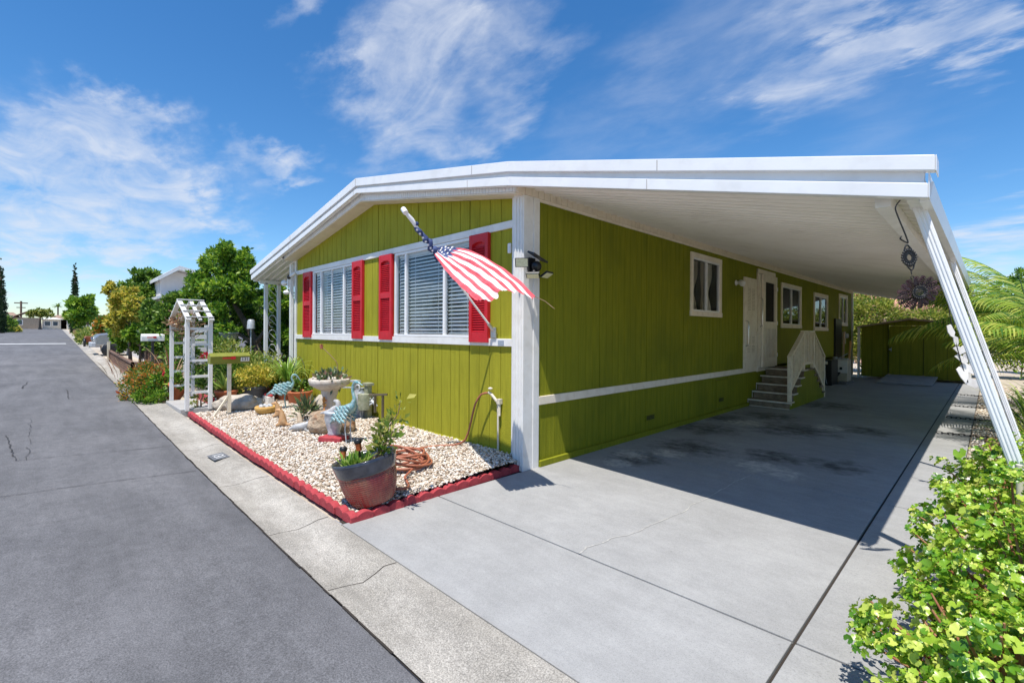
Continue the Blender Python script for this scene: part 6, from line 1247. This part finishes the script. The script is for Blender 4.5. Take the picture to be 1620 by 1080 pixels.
palm('smaller feather palm behind the large one near the shed corner',(4.6,10.6,0),1.3,[(180,58,2.3,1.4),(150,62,2.3,1.3),(210,56,2.2,1.4),(120,60,2.2,1.4),(240,60,2.1,1.4),(90,60,2,1.4),(270,56,2.1,1.4),(0,60,2,1.4),(195,34,2.0,1.3)],230)
palm('young feather palm at the right edge of the picture',(4.75,5.4,0),.80,[(180,74,1.9,1.3),(195,60,1.9,1.4),(170,84,1.8,1.1),(180,50,1.9,1.4),(150,56,1.9,1.4),(215,58,1.8,1.4),(110,60,1.9,1.4),(250,55,1.7,1.4),(70,60,2.0,1.4),(300,60,1.8,1.4),(200,80,1.9,.9)],260)
t=thing('spear_leaf_plant','tall single spear shaped leaf rising between the palms','plant',(4.05,4.1,0)); mb=MB(); P=smooth([(4.12,4.6,0),(4.10,4.55,.8),(4.02,4.45,1.6),(3.86,4.2,2.35)],5); n=len(P); mb.tube(P,[.016*(1-.95*i/(n-1))+.002 for i in range(n)],6); mb.build('leaf',mat('spear leaf green',(.05,.13,.05),(.10,.22,.09),rough=.4),t); blades('foliage',M['palm'],t,(4.3,5.0,.0),40,.8,.02,21,droop=.5,upmin=.8,spread=.2)
t=thing('strappy_plant','clump of green strap leaves at the foot of the palms','plant',(4.35,7.6,0)); blades('foliage',M['palm'],t,(4.3,7.0,.0),60,.75,.02,22,droop=.6,upmin=.7,spread=.4)
tree('distant leafy tree above the palms at the right edge',M['leafmid'],[(4.9,24,3.3,1.0,.9,.75),(5.8,24,3.1,1.1,.9,.8)],7000,.13,104,[[(5.2,24,0),(5.2,24,2.6)]],tr=.1)
shrub('mixed green shrubs growing low under the palms',M['leafmid'],[(4.75,6.6,.45,.35,.7,.45),(4.9,8.6,.55,.5,1.0,.55),(4.9,11.0,.6,.6,1.2,.6),(5.0,13.8,.8,.7,1.4,.8)],14000,.07,108)
shrub('tall yellow green hedge beyond the side strip behind the palms',M['ivy'],[(5.6,17,1.1,.8,1.6,1.1),(5.9,21,1.3,1.0,2.0,1.3),(5.2,14.5,.9,.6,1.2,.9)],14000,.11,109,cat='hedge',name='hedge')
t=thing('strappy_plant','clump of green strap leaves beside the second carport post','plant',(4.25,4.6,0)); blades('foliage',M['palm'],t,(4.35,5.0,.0),70,.8,.022,23,droop=.5,upmin=.8,spread=.35)
t=thing('strappy_plant','clump of dark green strap leaves between the palms and the pebbles','plant',(4.35,9.4,0)); blades('foliage',M['spider'],t,(4.35,9.4,.0),80,.8,.022,24,droop=.5,upmin=.8,spread=.5)
# ------------------------------------------------------------------ foreground geranium
GE=thing('geranium_bush','lush light green geranium bush with reddish stems in the near right corner','bush',(3.9,.5,0))
def fan_leaves(P,Nn,size,r):
    n=len(P); Nn=Nn/np.linalg.norm(Nn,axis=1,keepdims=True); a=r.normal(size=(n,3)); U=np.cross(Nn,a); U/=np.linalg.norm(U,axis=1,keepdims=True); W=np.cross(Nn,U)
    s=size*r.lognormal(0,.22,(n,1)); k=17; th=np.linspace(-2.8,2.8,k); lob=1+.09*np.cos(th*7*2*PI/5.6)
    V=[P]; 
    for i in range(k):
        rr=s*lob[i]*(.92+.08*r.random((n,1))); cup=.34*s*(1 if i%2==0 else .55)+.12*s*r.normal(size=(n,1)); V.append(P+U*np.cos(th[i])*rr+W*np.sin(th[i])*rr*1.05+Nn*cup)
    V=np.stack(V,1).reshape(-1,3); i=(np.arange(n)*(k+1))[:,None]; F=np.concatenate([np.concatenate([i,i+j,i+j+1],1) for j in range(1,k)]); return V,F
rg=np.random.default_rng(77); rr=random.Random(77)
gb=[(3.72,-2.05,.20,.46,.36,.24),(3.70,-1.55,.28,.47,.40,.32),(3.80,-1.0,.38,.46,.42,.38),(3.76,-.45,.46,.40,.38,.40),(3.80,.05,.50,.40,.36,.42),(3.95,.50,.52,.38,.34,.40),(4.2,-.2,.55,.40,.6,.42)]
Ps=[];Ns=[];Ss=[]; mb=MB(); 
for b in gb:
    nros=int(520*(b[3]*b[4]*3))
    for k in range(nros):
        d=Vector((rr.gauss(0,1),rr.gauss(0,1),abs(rr.gauss(0,1))*.9)); d.normalize(); q=rr.uniform(.72,1.08) if rr.random()<.8 else rr.uniform(.4,.7); c=Vector(b[:3])+Vector((d.x*b[3]*q,d.y*b[4]*q,d.z*b[5]*q))
        if c.x<3.22: c.x=3.22+rr.uniform(0,.1)
        if rr.random()<.22: mb.tube([Vector((b[0]+rr.uniform(-.1,.1),b[1]+rr.uniform(-.15,.15),.0)),Vector(b[:3]).lerp(c,.5)+Vector((0,0,-.06)),c+Vector((0,0,-.01))],[.010,.007,.004],6)
        big=rr.random()<.24; c=Vector(b[:3]).lerp(c,.90) if big else c; nl=rr.randint(3,5) if big else rr.randint(9,18); sz=.030 if big else rr.choice((.012,.016,.020))
        for j in range(nl):
            off=Vector((rr.gauss(0,1),rr.gauss(0,1),rr.gauss(0,.7)))*(sz*1.15); Ps.append(c+off); nrm=Vector((off.x*16,off.y*16,.5+off.z*10))+d*.7+Vector((rr.gauss(0,.6),rr.gauss(0,.6),rr.gauss(0,.2))); Ns.append(nrm); Ss.append(.024*rr.uniform(.6,1.25) if big else rr.uniform(.008,.017))
            
Ps=np.array([tuple(p) for p in Ps]); Ns=np.array([tuple(p) for p in Ns]); keep=Ps[:,2]>.01; Ps=Ps[keep]; Ns=Ns[keep]; Ss=np.array(Ss)[keep][:,None]
V,F=fan_leaves(Ps,Ns,Ss,rg); raw('leaves',V,F,M['geranium'],GE,smooth=True); mb.build('stem',M['redstem'],GE)
tag(bush_leaves('fallen_petals',M['petal'],None,[(3.75,-.9,.12,.35,1.2,.12)],900,.03,105,clump=8,minz=.01),'dry pink petals and brown leaves scattered under the geranium bush','leaf litter',kind='stuff')
mb=MB(); mb.tube([(3.78,-.30,0),(3.77,-.28,.45),(3.76,-.30,.86)],[.018,.016,.014],8); tag(mb.build('bamboo_stake',M['nosing']),'pale woody stake standing in the geranium bush','stake')
